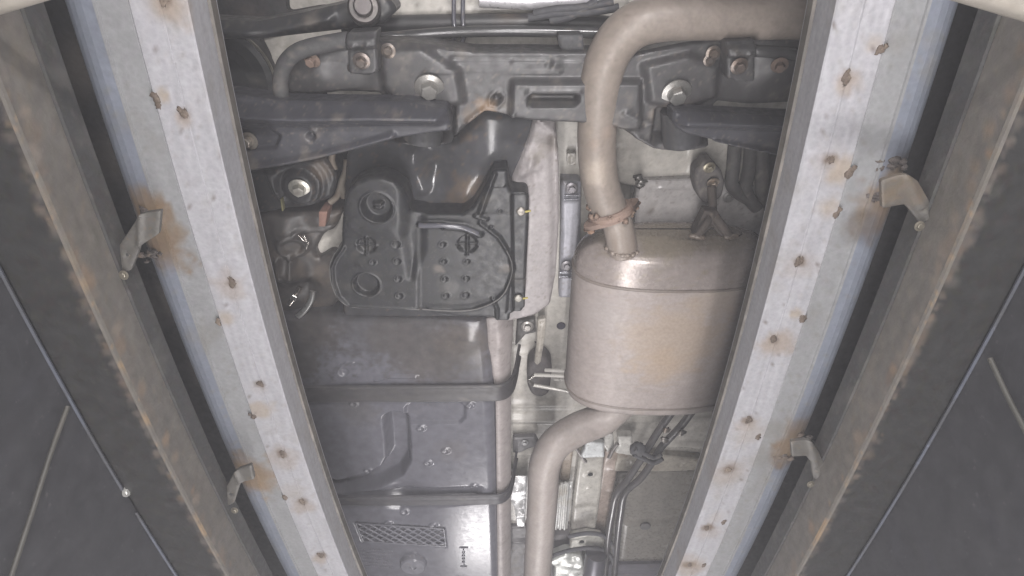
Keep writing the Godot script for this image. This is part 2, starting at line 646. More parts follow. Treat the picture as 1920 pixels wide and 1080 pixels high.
# ------------------------------------------------------------------ the pit
func pit():
	var m := MB.new()
	block(m, Vector3(0, -0.05, -0.6), Vector3(1.6, 0.1, 3.6), paint(Color(0.22, 0.22, 0.22)))
	var o := commit(m, "pit_floor", M.concrete)
	o.set_meta("kind", "structure")
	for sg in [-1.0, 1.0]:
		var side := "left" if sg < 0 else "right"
		var t := thing("pit_wall", "dark board wall of the pit beyond the %s beam, with speckles and pale joint strips" % side, "wall", Vector3(sg * 0.44, 0, -0.5), "boarded pit walls")
		var boards := [[0.5, -1.3], [-1.304, -1.9]]
		for b in boards:
			m = MB.new()
			var wp := paint(Color(0.058, 0.058, 0.066), Color(0.08, 0.08, 0.085), 0.85)
			wp.mott = 0.3
			extrude(m, [Vector2(0.4335, 0.42), Vector2(0.4335, -0.30), Vector2(0.455, -0.30), Vector2(0.455, 0.42)], sg, b[0], b[1], wp, true, 0.012, 0.01)
			commit(m, "board", M.pit_board, t)
		# pale joint strip that slants down the board, and the painted edge under the beam
		m = MB.new()
		var wx := 0.431
		var q := []
		for pxy in ([[127, 762], [95, 850], [60, 960], [14, 1100]] if sg < 0 else [[1856, 672], [1890, 745], [1925, 812], [1990, 940]]):
			var d := P(pxy[0], pxy[1], 1.0) - EYE
			q.append(EYE + d * (wx - 0.004) / absf(d.x))
		tube(m, curve(q, 6), 0.0022, paint(Color(0.12, 0.115, 0.10), DUST, 0.5), 8, 1.0)
		commit(m, "joint_strip", M.pit_board, t)
		for zz in ([[0.3, -0.545], [-0.585, -1.2]] if sg < 0 else [[0.3, -1.2]]):
			m = MB.new()
			var tp := paint(Color(0.105, 0.12, 0.165), Color(0.06, 0.06, 0.065), -0.05)
			extrude(m, [Vector2(0.4325, 0.4185), Vector2(0.4310, 0.4185), Vector2(0.4305, 0.4165), Vector2(0.4325, 0.4155)], sg, zz[0], zz[1], tp, true, 0.006)
			commit(m, "edge_trim", M.pit_board, t)
		# black sheet added for the shade in the gap between channel and beam
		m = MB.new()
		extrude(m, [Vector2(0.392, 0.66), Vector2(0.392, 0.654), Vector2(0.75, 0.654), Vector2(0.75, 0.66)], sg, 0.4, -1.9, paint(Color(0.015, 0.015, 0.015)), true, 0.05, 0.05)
		solo(m, "shade_sheet", M.black_rubber, "black sheet added to keep the gap between the %s channel and beam dark" % side, "sheet", "added dark sheets over the frame")
		beam(sg, side)
	# screw in the left wall
	var t2 := thing("wall_screw", "small pale screw head on the dark board below the left beam", "screw", Vector3(-0.43, 0.66, -0.6))
	var dd := P(238, 921, 1.0) - EYE
	bolt(t2, EYE + dd * 0.43 / absf(dd.x), 0.0036, M.zinc, paint(Color(0.42, 0.42, 0.40)), Vector3(1, -0.2, 0.2), "screw_head", 0.3)

func beam(sg: float, side: String):
	var t := thing("steel_beam", "brown weathered steel beam with rusty corner, next to the %s pit wall" % side, "beam", Vector3(sg * 0.40, 0.72, -0.45), "steel beams along the pit")
	var z0 := 0.16
	var z1 := -1.15
	var m := MB.new()
	var rust_spots := []
	for i in 90: rust_spots.append([Vector3(sg * (0.3700 + bow(z0 + (z1 - z0) * i / 90.0)), EYE.y + 0.424 + rng.randf_range(-0.004, 0.010), z0 + (z1 - z0) * i / 90.0), rng.randf_range(0.004, 0.012), Color(0.21, 0.13, 0.07).lerp(Color(0.16, 0.14, 0.12), rng.randf()), rng.randf_range(0.1, 0.8)])
	var p := paint(Color(0.098, 0.090, 0.080), Color(0.125, 0.105, 0.08), 0.45, rust_spots)
	p.streak = 0.25
	extrude(m, [Vector2(0.369, 0.463), Vector2(0.369, 0.423)], sg, z0, z1, p, false, 0.005, 0.004)
	extrude(m, [Vector2(0.369, 0.423), Vector2(0.3702, 0.4208), Vector2(0.3725, 0.42)], sg, z0, z1, paint(Color(0.085, 0.077, 0.067), Color(0.18, 0.12, 0.065), 0.12), false, 0.004, 0.002)
	commit(m, "inner_face", M.beam_steel, t, "brown inner face with an orange rusty lower corner")
	m = MB.new()
	var flakes := []
	for i in 520:
		var zf := z0 + (z1 - z0) * i / 520.0
		var reach := clampf(0.0045 + 0.010 * n3.get_noise_1d(i * 0.010 + sg * 3.0) + 0.006 * n2.get_noise_1d(i * 0.02), 0.0, 0.014) * (1.0 if zf > -0.55 else 0.55)
		if n3.get_noise_1d(i * 0.02 + sg * 9.0) < -0.18: continue
		flakes.append([Vector3(sg * (0.3720 + reach * rng.randf() + bow(zf)), EYE.y + 0.42, zf + rng.randf_range(-0.004, 0.004)), rng.randf_range(0.0028, 0.0075), Color(0.105, 0.095, 0.087).lerp(Color(0.15, 0.098, 0.055), rng.randf() * rng.randf()), rng.randf_range(0.15, 0.6)])
	extrude(m, [Vector2(0.3725, 0.42), Vector2(0.431, 0.42), Vector2(0.4335, 0.4225), Vector2(0.4335, 0.487)], sg, z0, z1, paint(Color(0.025, 0.0245, 0.024), Color(0.036, 0.034, 0.031), 0.6, flakes), false, 0.004, 0.003)
	commit(m, "underside", M.black_paint, t, "black painted underside, flaking along the rusty corner")
	m = MB.new()
	extrude(m, [Vector2(0.3705, 0.4635), Vector2(0.3665, 0.4640), Vector2(0.3665, 0.486), Vector2(0.4335, 0.487)], sg, z0, z1, paint(Color(0.030, 0.029, 0.028), Color(0.07, 0.066, 0.06), 0.35), false, 0.006, 0.003)
	commit(m, "top_strip", M.black_rubber, t)
	m = MB.new()
	block(m, Vector3(sg * 0.40, EYE.y + 0.452, z0 + 0.004), Vector3(0.072, 0.075, 0.008), paint(Color(0.42, 0.38, 0.31), BROWN, 0.6))
	commit(m, "end_plate", M.beam_steel, t, "pale cream end plate")
	# mounting pad under the near end
	m = MB.new()
	var e := P(30, -4, 0.41) if sg < 0 else P(1885, 8, 0.41)
	tube(m, curve([e + Vector3(-0.05, 0, 0.012 * sg), e, e + Vector3(0.05, 0, -0.012 * sg)], 5), 0.0062, paint(Color(0.24, 0.22, 0.19), BROWN, 0.5), 12)
	commit(m, "cross_bar", M.beam_steel, t, "pale round cross bar")

func rails():
	for sg in [-1.0, 1.0]:
		var side := "left" if sg < 0 else "right"
		var welds := ([[310, 2], [343, 212], [435, 532], [488, 721], [530, 853], [567, 940], [602, 1040]] if sg < 0 else [[1588, 143], [1557, 300], [1500, 490], [1451, 636], [1402, 788], [1365, 880], [1325, 990], [1293, 1058]])
		var edges := ([[292, 186], [410, 605], [474, 778], [533, 932]] if sg < 0 else [[1652, 95], [1594, 325], [1570, 398], [1504, 596], [1421, 820], [1357, 978], [1320, 1060]])
		var spots := []
		for w in welds:
			spots.append(spot(w[0] + rng.randf_range(-3, 3), w[1] + 8, 0.5, rng.randf_range(20, 50), Color(0.235, 0.18, 0.13), rng.randf_range(0.15, 0.65)))
			spots.append(spot(w[0], w[1], 0.5, rng.randf_range(11, 20), Color(0.11, 0.078, 0.055), 0.8))
		for w in edges: spots.append(spot(w[0] + sg * -14, w[1] - 8, 0.5, rng.randf_range(16, 40), Color(0.26, 0.20, 0.13), rng.randf_range(0.1, 0.65)))
		for i in 70: spots.append(spot((300 + i * 4 if sg < 0 else 1620 - i * 4) + rng.randf_range(-50, 60), i * 15.5, 0.5, rng.randf_range(1.5, 4), Color(0.13, 0.11, 0.10), 0.8))
		var t := thing("galvanised_rail", "bright galvanised steel rail with rusty weld spots, on the %s of the opening" % side, "rail", Vector3(sg * 0.29, 0.8, -0.45), "galvanised rails with weld spots")
		var m := MB.new()
		var p := paint(GALV, Color(0.25, 0.24, 0.235), 0.42, spots)
		p.streak = 0.2
		p.mott = 0.35
		extrude(m, [Vector2(0.2655, 0.552), Vector2(0.2655, 0.5012), Vector2(0.2667, 0.5), Vector2(0.2855, 0.5), Vector2(0.2862, 0.5012), Vector2(0.2872, 0.5012), Vector2(0.2880, 0.5), Vector2(0.3103, 0.5), Vector2(0.3113, 0.501), Vector2(0.3113, 0.552)], sg, 0.16, -1.3, p, true, 0.0045, 0.0035)
		commit(m, "rail_tube", M.galvanised, t)
		m = MB.new()
		extrude(m, [Vector2(0.2653, 0.545), Vector2(0.2653, 0.5335), Vector2(0.2630, 0.535), Vector2(0.2630, 0.545)], sg, 0.16, -1.3, paint(Color(0.075, 0.068, 0.060), Color(0.14, 0.125, 0.11), 0.2), true, 0.005, 0.003)
		commit(m, "edge_lip", M.beam_steel, t, "thin brown stained lip along the rail's inner edge")
		for w in welds + edges:
			m = MB.new()
			var c := P(w[0], w[1], 0.5)
			var wp := paint(Color(0.075, 0.056, 0.043), Color(0.14, 0.11, 0.085), 0.3)
			for k in 6: lump(m, c + Vector3(rng.randfn() * 0.0012, 0.0, rng.randfn() * 0.0024), Vector3(0.0024, 0.0008, 0.0032) * rng.randf_range(0.5, 1.15), wp, 0.9, 10)
			commit(m, "weld_spot", M.rust, t)
		# outer channel
		var rs := []
		var br := ([[285, 425], [270, 400], [300, 470], [285, 450], [468, 895], [455, 880]] if sg < 0 else [[1690, 345], [1660, 370], [1680, 400], [1700, 320], [1640, 410], [1500, 840], [1480, 850], [1510, 815]])
		for w in br: rs.append(spot(w[0], w[1], 0.503, rng.randf_range(42, 74), Color(0.20, 0.135, 0.075).lerp(Color(0.11, 0.085, 0.065), rng.randf()), rng.randf_range(0.5, 0.9)))
		var c2 := thing("channel", "dull blue-grey steel channel with rounded back, on the outside of the %s rail" % side, "channel", Vector3(sg * 0.35, 0.82, -0.45), "rounded channels beside the rails")
		m = MB.new()
		var pf := paint(GALV2, Color(0.165, 0.16, 0.15), 0.35, rs)
		pf.streak = 0.12
		pf.mott = 0.4
		extrude(m, [Vector2(0.3122, 0.56), Vector2(0.3122, 0.5042), Vector2(0.3134, 0.5030), Vector2(0.3368, 0.5030), Vector2(0.3376, 0.5012), Vector2(0.3398, 0.5012), Vector2(0.3408, 0.5030)], sg, 0.16, -1.3, pf, false, 0.005, 0.004)
		commit(m, "flat_flange", M.galvanised, c2)
		m = MB.new()
		var pb := paint(GALVB, Color(0.18, 0.175, 0.165), 0.45, rs)
		pb.streak = 0.12
		pb.mott = 0.4
		extrude(m, [Vector2(0.3408, 0.5030), Vector2(0.350, 0.5036), Vector2(0.3565, 0.5052), Vector2(0.362, 0.508), Vector2(0.367, 0.512), Vector2(0.3715, 0.5175), Vector2(0.375, 0.524), Vector2(0.3775, 0.532), Vector2(0.379, 0.542), Vector2(0.3795, 0.556), Vector2(0.3795, 0.60), Vector2(0.3125, 0.60)], sg, 0.16, -1.3, pb, false, 0.005, 0.004)
		commit(m, "rounded_back", M.galvanised, c2)
		for w in ([[278, 400], [285, 478], [462, 880]] if sg < 0 else [[1682, 308], [1650, 372], [1478, 855], [1510, 820]]):
			m = MB.new()
			var c := P(w[0], w[1], 0.503)
			var wp := paint(Color(0.055, 0.046, 0.042), Color(0.13, 0.09, 0.055), 0.25)
			for k in 10: lump(m, c + Vector3(rng.randfn() * 0.006, 0.001, rng.randfn() * 0.0028), Vector3(0.0038, 0.0022, 0.0026) * rng.randf_range(0.5, 1.3), wp, 1.0, 8)
			commit(m, "weld_bead", M.rust, c2)
	# strap plates that tie channels to beams
	var plates := [
		["upper left", [222, 462, 262, 402, 300, 396, 296, 440, 262, 462, 244, 508, 228, 512], [238, 480], [232, 516]],
		["lower left", [424, 915, 440, 884, 470, 874, 476, 900, 450, 906, 438, 945, 426, 950], [432, 928], [440, 957]],
		["upper right", [1654, 340, 1700, 326, 1722, 340, 1744, 378, 1742, 412, 1728, 420, 1712, 400, 1698, 384, 1656, 392], [1735, 392], [1724, 424]],
		["lower right", [1484, 830, 1520, 826, 1534, 845, 1546, 872, 1540, 905, 1526, 898, 1522, 868, 1512, 856, 1486, 858], [1535, 878], [1520, 908]]]
	for a in plates:
		var c := P(a[1][0], a[1][1], 0.492)
		var t := thing("strap_plate", "small bent steel strap plate with a hole, %s one of four" % a[0], "bracket", c, "strap plates between channels and beams")
		var m := MB.new()
		relief(m, rounded(flat(a[1], 0.462), 0.002), EYE.y + 0.4625, 0.0022, paint(Color(0.072, 0.068, 0.061), Color(0.10, 0.075, 0.05), 0.35), [disc(a[2][0], a[2][1], 0.462, 5, -0.002, 1), cap([a[1][2], a[1][3], a[1][8], a[1][9]], 0.462, 4, 0.003, 5)], {"edge": 0.0012, "skirt": 0.004})
		commit(m, "plate", M.beam_steel, t)
		m = MB.new()
		lathe(m, P(a[2][0], a[2][1], 0.4642), Vector3.DOWN, [Vector2(0.0, 0.0034), Vector2(0.0004, 0.0028), Vector2(0.0006, 0.0)], paint(Color(0.02, 0.02, 0.02)), 14)
		commit(m, "hole", M.black_rubber, t)
		bolt(t, P(a[3][0], a[3][1], 0.456), 0.0026, M.zinc, paint(Color(0.17, 0.155, 0.125)), Vector3(0, -1, 0.3), "screw", 0.5)

# ------------------------------------------------------------------ the car's floor
func body():
	var t := thing("car_floor", "pale grey-green painted steel floor of the car's underside", "car floor", P(1100, 700, 1.12))
	var H := 1.12
	var m := MB.new()
	var pb := paint(BODY, Color(0.36, 0.33, 0.28), 0.55)
	var fe := [cap([950, 785, 1400, 785], H, 5, 0.012, 4), cap([950, 757, 1400, 757], H, 4, 0.008, 4), cap([950, 884, 1400, 880], H, 4, -0.006, 4), cap([962, 637, 1012, 637], H, 3, 0.006, 3), cap([966, 660, 1010, 660], H, 3, 0.006, 3), cap([1190, 828, 1400, 840], H, 5, 0.01, 4), cap([1200, 856, 1400, 866], H, 4, 0.008, 4), cap([950, 850, 1070, 850], H, 4, 0.006, 4),
		cap([1155, 275, 1205, 275], H, 1.5, 0.004, 1.5), cap([1298, 250, 1294, 335], H, 1.5, 0.005, 2), cap([1040, 270, 1100, 274], H, 2, 0.006, 2), cap([990, 1030, 1060, 1022], H, 3, 0.01, 3), cap([950, 1015, 1000, 1014], H, 3, 0.01, 3)]
	relief(m, PackedVector2Array([Vector2(-0.8, 0.3), Vector2(0.95, 0.3), Vector2(0.95, -2.4), Vector2(-0.8, -2.4)]), EYE.y + H, 0.011, pb, fe, {"edge": 0.002, "skirt": 0.02})
	commit(m, "floor_sheet", M.body_paint, t)
	m = MB.new()
	block(m, Vector3(0, EYE.y + 1.17, -1.0), Vector3(3.2, 0.02, 3.6), paint(Color(0.05, 0.05, 0.05)))
	commit(m, "floor_deck", M.black_paint, t)
	# ledge behind the silencer
	m = MB.new()
	relief(m, rounded(flat([1196, 340, 1316, 336, 1420, 352, 1455, 420, 1430, 470, 1190, 470, 1192, 372], 1.01), 0.012), EYE.y + 1.01, 0.004, paint(Color(0.42, 0.40, 0.39), DUST, 0.6), [cap([1238, 350, 1300, 352], 1.01, 2, 0.004, 2), disc(1366, 368, 1.01, 9, 0.006, 3), disc(1283, 356, 1.01, 1.5, -0.003, 1), disc(1292, 357, 1.01, 1.5, -0.003, 1)], {"edge": 0.005, "skirt": 0.05})
	commit(m, "ledge", M.body_paint, t)
	m = MB.new()
	relief(m, rounded(flat([1150, 215, 1420, 235, 1436, 262, 1424, 352, 1330, 350, 1200, 352, 1160, 345, 1140, 300], 1.03), 0.01), EYE.y + 1.03, 0.005, pb, [cap([1155, 275, 1205, 275], 1.03, 1.5, 0.003, 1.5), cap([1298, 250, 1294, 335], 1.03, 1.5, 0.004, 2), cap([1210, 336, 1300, 332], 1.03, 1.2, -0.002, 1)], {"edge": 0.006, "skirt": 0.05})
	commit(m, "rear_floor_panel", M.body_paint, t)
	bolt(t, P(1366, 370, 1.0), 0.006, M.zinc, paint(Color(0.33, 0.32, 0.31)), Vector3.DOWN, "stud", 0.6)
	m = MB.new()
	relief(m, flat([584, 405, 648, 400, 648, 488, 584, 492], 1.0), EYE.y + 1.0, 0.006, paint(BODY, Color(0.3, 0.27, 0.23), 0.5), [], {"edge": 0.002, "skirt": 0.02})
	commit(m, "side_member", M.body_paint, t)
	m = MB.new()
	for q in [[1197, 333], [1203, 340], [1200, 347]]: lump(m, P(q[0], q[1], 1.0), Vector3(0.008, 0.005, 0.005), paint(Color(0.22, 0.21, 0.2), BLACK, 0.0), 0.9)
	commit(m, "clip", M.zinc, t)
	# flange with nuts beside the tank
	m = MB.new()
	relief(m, rounded(flat([1052, 340, 1090, 342, 1088, 480, 1078, 560, 1048, 560, 1052, 440], 1.08), 0.006), EYE.y + 1.08, 0.005, paint(Color(0.42, 0.42, 0.46), DUST, 0.6), [cap([1056, 372, 1086, 372], 1.08, 4, 0.006, 3), cap([1050, 512, 1072, 512], 1.08, 4, 0.006, 3)], {"edge": 0.006, "skirt": 0.04})
	commit(m, "flange", M.galvanised, t)
	for q in [[1072, 354], [1063, 499]]:
		bolt(t, P(q[0], q[1], 1.07), 0.0075, M.zinc, paint(Color(0.22, 0.21, 0.22)), Vector3.DOWN, "nut", 0.5)
		m = MB.new()
		for k in 2:
			var a := P(q[0] - 14, q[1] + 12 + 8 * k, 1.068)
			tube(m, [a, a + Vector3(0.028, 0, 0)], 0.0032, paint(Color(0.75, 0.76, 0.82)), 8)
		commit(m, "spring_clip", M.chrome, t)
	m = MB.new()
	relief(m, rounded(flat([1064, 290, 1080, 290, 1080, 312, 1064, 312], 1.09), 0.002), EYE.y + 1.095, 0.003, paint(Color(0.40, 0.38, 0.34), BROWN, 0.3), [area([1068, 295, 1077, 295, 1077, 308, 1068, 308], 1.09, -0.003, 1)], {"edge": 0.001, "skirt": 0.02})
	commit(m, "tab", M.body_paint, t)
	for q in [[1052, 611, 6.5], [1268, 907, 7.0], [1006, 640, 3.0], [1147, 1036, 8.0]]:
		m = MB.new()
		var k := S(q[0], q[1], 1.115)
		lathe(m, P(q[0], q[1], 1.1185), Vector3.DOWN, [Vector2(0, q[2] * k * 1.3), Vector2(0.002, q[2] * k * 1.15), Vector2(0.001, q[2] * k), Vector2(0.001, 0)], paint(Color(0.06, 0.055, 0.075)), 18)
		commit(m, "grommet", M.black_rubber, t)
	# right lower floor panel, seam strips and stiffener
	m = MB.new()
	relief(m, rounded(flat([1158, 892, 1250, 882, 1420, 878, 1420, 1056, 1140, 1062], 1.10), 0.01), EYE.y + 1.10, 0.008, paint(Color(0.215, 0.20, 0.178), Color(0.18, 0.17, 0.155), 0.4), [area([1170, 980, 1400, 965, 1400, 1040, 1162, 1048], 1.10, 0.006, 4), cap([1200, 1004, 1240, 998], 1.1, 2, 0.004, 2)], {"edge": 0.006, "skirt": 0.02})
	commit(m, "floor_panel", M.body_paint, t)
	m = MB.new()
	lathe(m, P(1210, 987, 1.092), Vector3.DOWN, [Vector2(-0.002, 0.017), Vector2(0.002, 0.016), Vector2(0.003, 0.012), Vector2(0.003, 0.0)], paint(Color(0.12, 0.115, 0.115)), 20)
	commit(m, "floor_plug", M.black_rubber, t)
	m = MB.new()
	relief(m, flat([1130, 1064, 1420, 1058, 1420, 1130, 1120, 1130], 1.08), EYE.y + 1.085, 0.01, paint(Color(0.13, 0.125, 0.145)), [cap([1160, 1072, 1300, 1068], 1.08, 3, 0.005, 3)], {"edge": 0.004})
	relief(m, flat([955, 992, 1068, 988, 1066, 1130, 950, 1130], 1.10), EYE.y + 1.105, 0.008, paint(Color(0.20, 0.19, 0.195), DUST, 0.4), [cap([960, 1018, 1060, 1010], 1.10, 4, 0.008, 3), cap([990, 1030, 1064, 1020], 1.10, 3, 0.008, 3)], {"edge": 0.004})
	commit(m, "dark_floor", M.black_paint, t, "darker underseal at the front edge")
	m = MB.new()
	relief(m, rounded(flat([1136, 850, 1164, 850, 1150, 930, 1132, 1010, 1112, 1010, 1118, 950], 1.10), 0.004), EYE.y + 1.105, 0.004, paint(Color(0.40, 0.33, 0.29), Color(0.30, 0.25, 0.21), 0.1), [hump(1152, 880, 1.1, 9, 0.006), hump(1150, 922, 1.1, 7, 0.006), hump(1148, 860, 1.1, 8, 0.005), hump(1138, 965, 1.1, 9, 0.006)], {"edge": 0.004, "skirt": 0.02})
	relief(m, rounded(flat([1058, 845, 1076, 845, 1068, 905, 1050, 905], 1.10), 0.004), EYE.y + 1.105, 0.004, paint(Color(0.40, 0.34, 0.28), BROWN, 0.3), [hump(1066, 880, 1.1, 8, 0.004)], {"edge": 0.004, "skirt": 0.02})
	commit(m, "seam_sealer", M.body_paint, t, "pinkish brush-marked seam sealer")
	m = MB.new()
	relief(m, rounded(flat([1160, 848, 1215, 850, 1330, 862, 1330, 880, 1245, 884, 1150, 884], 1.10), 0.004), EYE.y + 1.098, 0.005, paint(Color(0.38, 0.35, 0.30), BROWN, 0.35), [disc(1172, 868, 1.1, 8, -0.004, 2), disc(1204, 868, 1.1, 6, 0.004, 2), disc(1275, 870, 1.1, 5, -0.003, 1)], {"edge": 0.003, "skirt": 0.02})
	commit(m, "cross_strip", M.body_paint, t)
	m = MB.new()
	var st := paint(Color(0.47, 0.45, 0.405), Color(0.33, 0.31, 0.28), 0.25, [spot(1100, 965, 1.08, 22, Color(0.2, 0.19, 0.18), 0.6), spot(1090, 985, 1.08, 20, Color(0.22, 0.2, 0.19), 0.6)])
	relief(m, rounded(flat([1086, 856, 1133, 856, 1128, 920, 1116, 1002, 1070, 1002, 1076, 930], 1.08), 0.006), EYE.y + 1.08, 0.004, st, [disc(1106, 889, 1.08, 9, 0.003, 3), disc(1107, 890, 1.08, 4, -0.008, 1), disc(1105, 914, 1.08, 3, 0.002, 1)], {"edge": 0.007, "skirt": 0.03})
	commit(m, "stiffener", M.body_paint, t)
	for q in [[1107, 890, 0.006], [1091, 1016, 0.006]]:
		m = MB.new()
		lathe(m, P(q[0], q[1], 1.074 if q[1] < 1000 else 1.046), Vector3.DOWN, [Vector2(0.0, q[2] * 1.2), Vector2(0.0008, q[2]), Vector2(0.001, 0.0)], paint(Color(0.01, 0.01, 0.01)), 18)
		commit(m, "drain_hole", M.black_rubber, t)
	# bright foil shields
	m = MB.new()
	var fo := []
	for i in 26: fo.append(hump(rng.randf_range(958, 990), rng.randf_range(892, 990), 1.06, rng.randf_range(4, 9), rng.randf_range(-0.006, 0.006)))
	relief(m, flat([950, 894, 988, 893, 984, 988, 970, 988, 964, 950, 950, 930], 1.06), EYE.y + 1.06, 0.003, paint(Color(0.80, 0.80, 0.80), Color(0.5, 0.48, 0.45), 0.5), fo, {"edge": 0.001, "skirt": 0.004})
	commit(m, "foil_sheet", M.foil, t, "crumpled bright foil heat sheet")
	m = MB.new()
	fo = []
	for i in 4: fo.append(cap([1042.0 + i * 8, 890, 1034.0 + i * 8, 992], 1.07, 2, 0.007, 2))
	for i in 12: fo.append(hump(rng.randf_range(1056, 1072), rng.randf_range(900, 990), 1.07, 4, rng.randf_range(-0.004, 0.004)))
	relief(m, flat([1026, 910, 1060, 904, 1074, 905, 1064, 992, 1020, 990], 1.07), EYE.y + 1.07, 0.003, paint(Color(0.62, 0.62, 0.60), Color(0.45, 0.42, 0.36), 0.3), fo, {"edge": 0.001, "skirt": 0.004})
	commit(m, "foil_sheet", M.foil, t, "corrugated foil heat sheet beside the front pipe")
	# rear cross member with its bright top edge
	var r := thing("rear_crossmember", "pale painted cross member of the body at the rear, behind the stabiliser bar", "cross member", P(900, 20, 1.0))
	m = MB.new()
	relief(m, rounded(flat([690, -60, 1180, -60, 1180, 70, 1040, 110, 760, 112, 690, 66], 1.02), 0.01), EYE.y + 1.02, 0.006, paint(BODY, Color(0.2, 0.18, 0.16), 0.75, [spot(912, 12, 1.02, 5, BLACK2, 0.9), spot(950, 20, 1.02, 4, BLACK2, 0.9), spot(790, 20, 1.02, 3, BLACK2, 0.9)]), [cap([700, 20, 1100, 16], 1.02, 12, 0.016, 14), area([690, -60, 1180, -60, 1180, 8, 690, 8], 1.02, 0.006, 6)], {"edge": 0.008, "skirt": 0.05})
	commit(m, "channel_sheet", M.body_paint, r)
	m = MB.new()
	tube(m, curve(path3([900, -8, 0.98, 960, -4, 0.98, 1040, -2, 0.98, 1140, -8, 0.98]), 6), 0.016, paint(Color(0.75, 0.74, 0.76), DUST, 0.5), 16)
	commit(m, "bumper_bar", M.foil, r, "bright silver bar")
	# black panels added as dark fill for the shaded depth at the wheel sides
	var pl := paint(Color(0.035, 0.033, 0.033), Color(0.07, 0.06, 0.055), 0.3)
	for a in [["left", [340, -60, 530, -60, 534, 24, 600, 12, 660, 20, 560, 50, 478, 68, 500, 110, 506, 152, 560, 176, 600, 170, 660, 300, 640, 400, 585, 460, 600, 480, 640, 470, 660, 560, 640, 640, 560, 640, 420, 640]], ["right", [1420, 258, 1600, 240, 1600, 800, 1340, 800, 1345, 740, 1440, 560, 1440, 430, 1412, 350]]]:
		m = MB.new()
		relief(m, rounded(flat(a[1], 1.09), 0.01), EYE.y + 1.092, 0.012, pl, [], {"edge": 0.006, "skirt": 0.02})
		solo(m, "dark_filler", M.black_rubber, "black liner panel added for the shaded depth behind the suspension on the %s" % a[0], "filler", "dark filler panels")

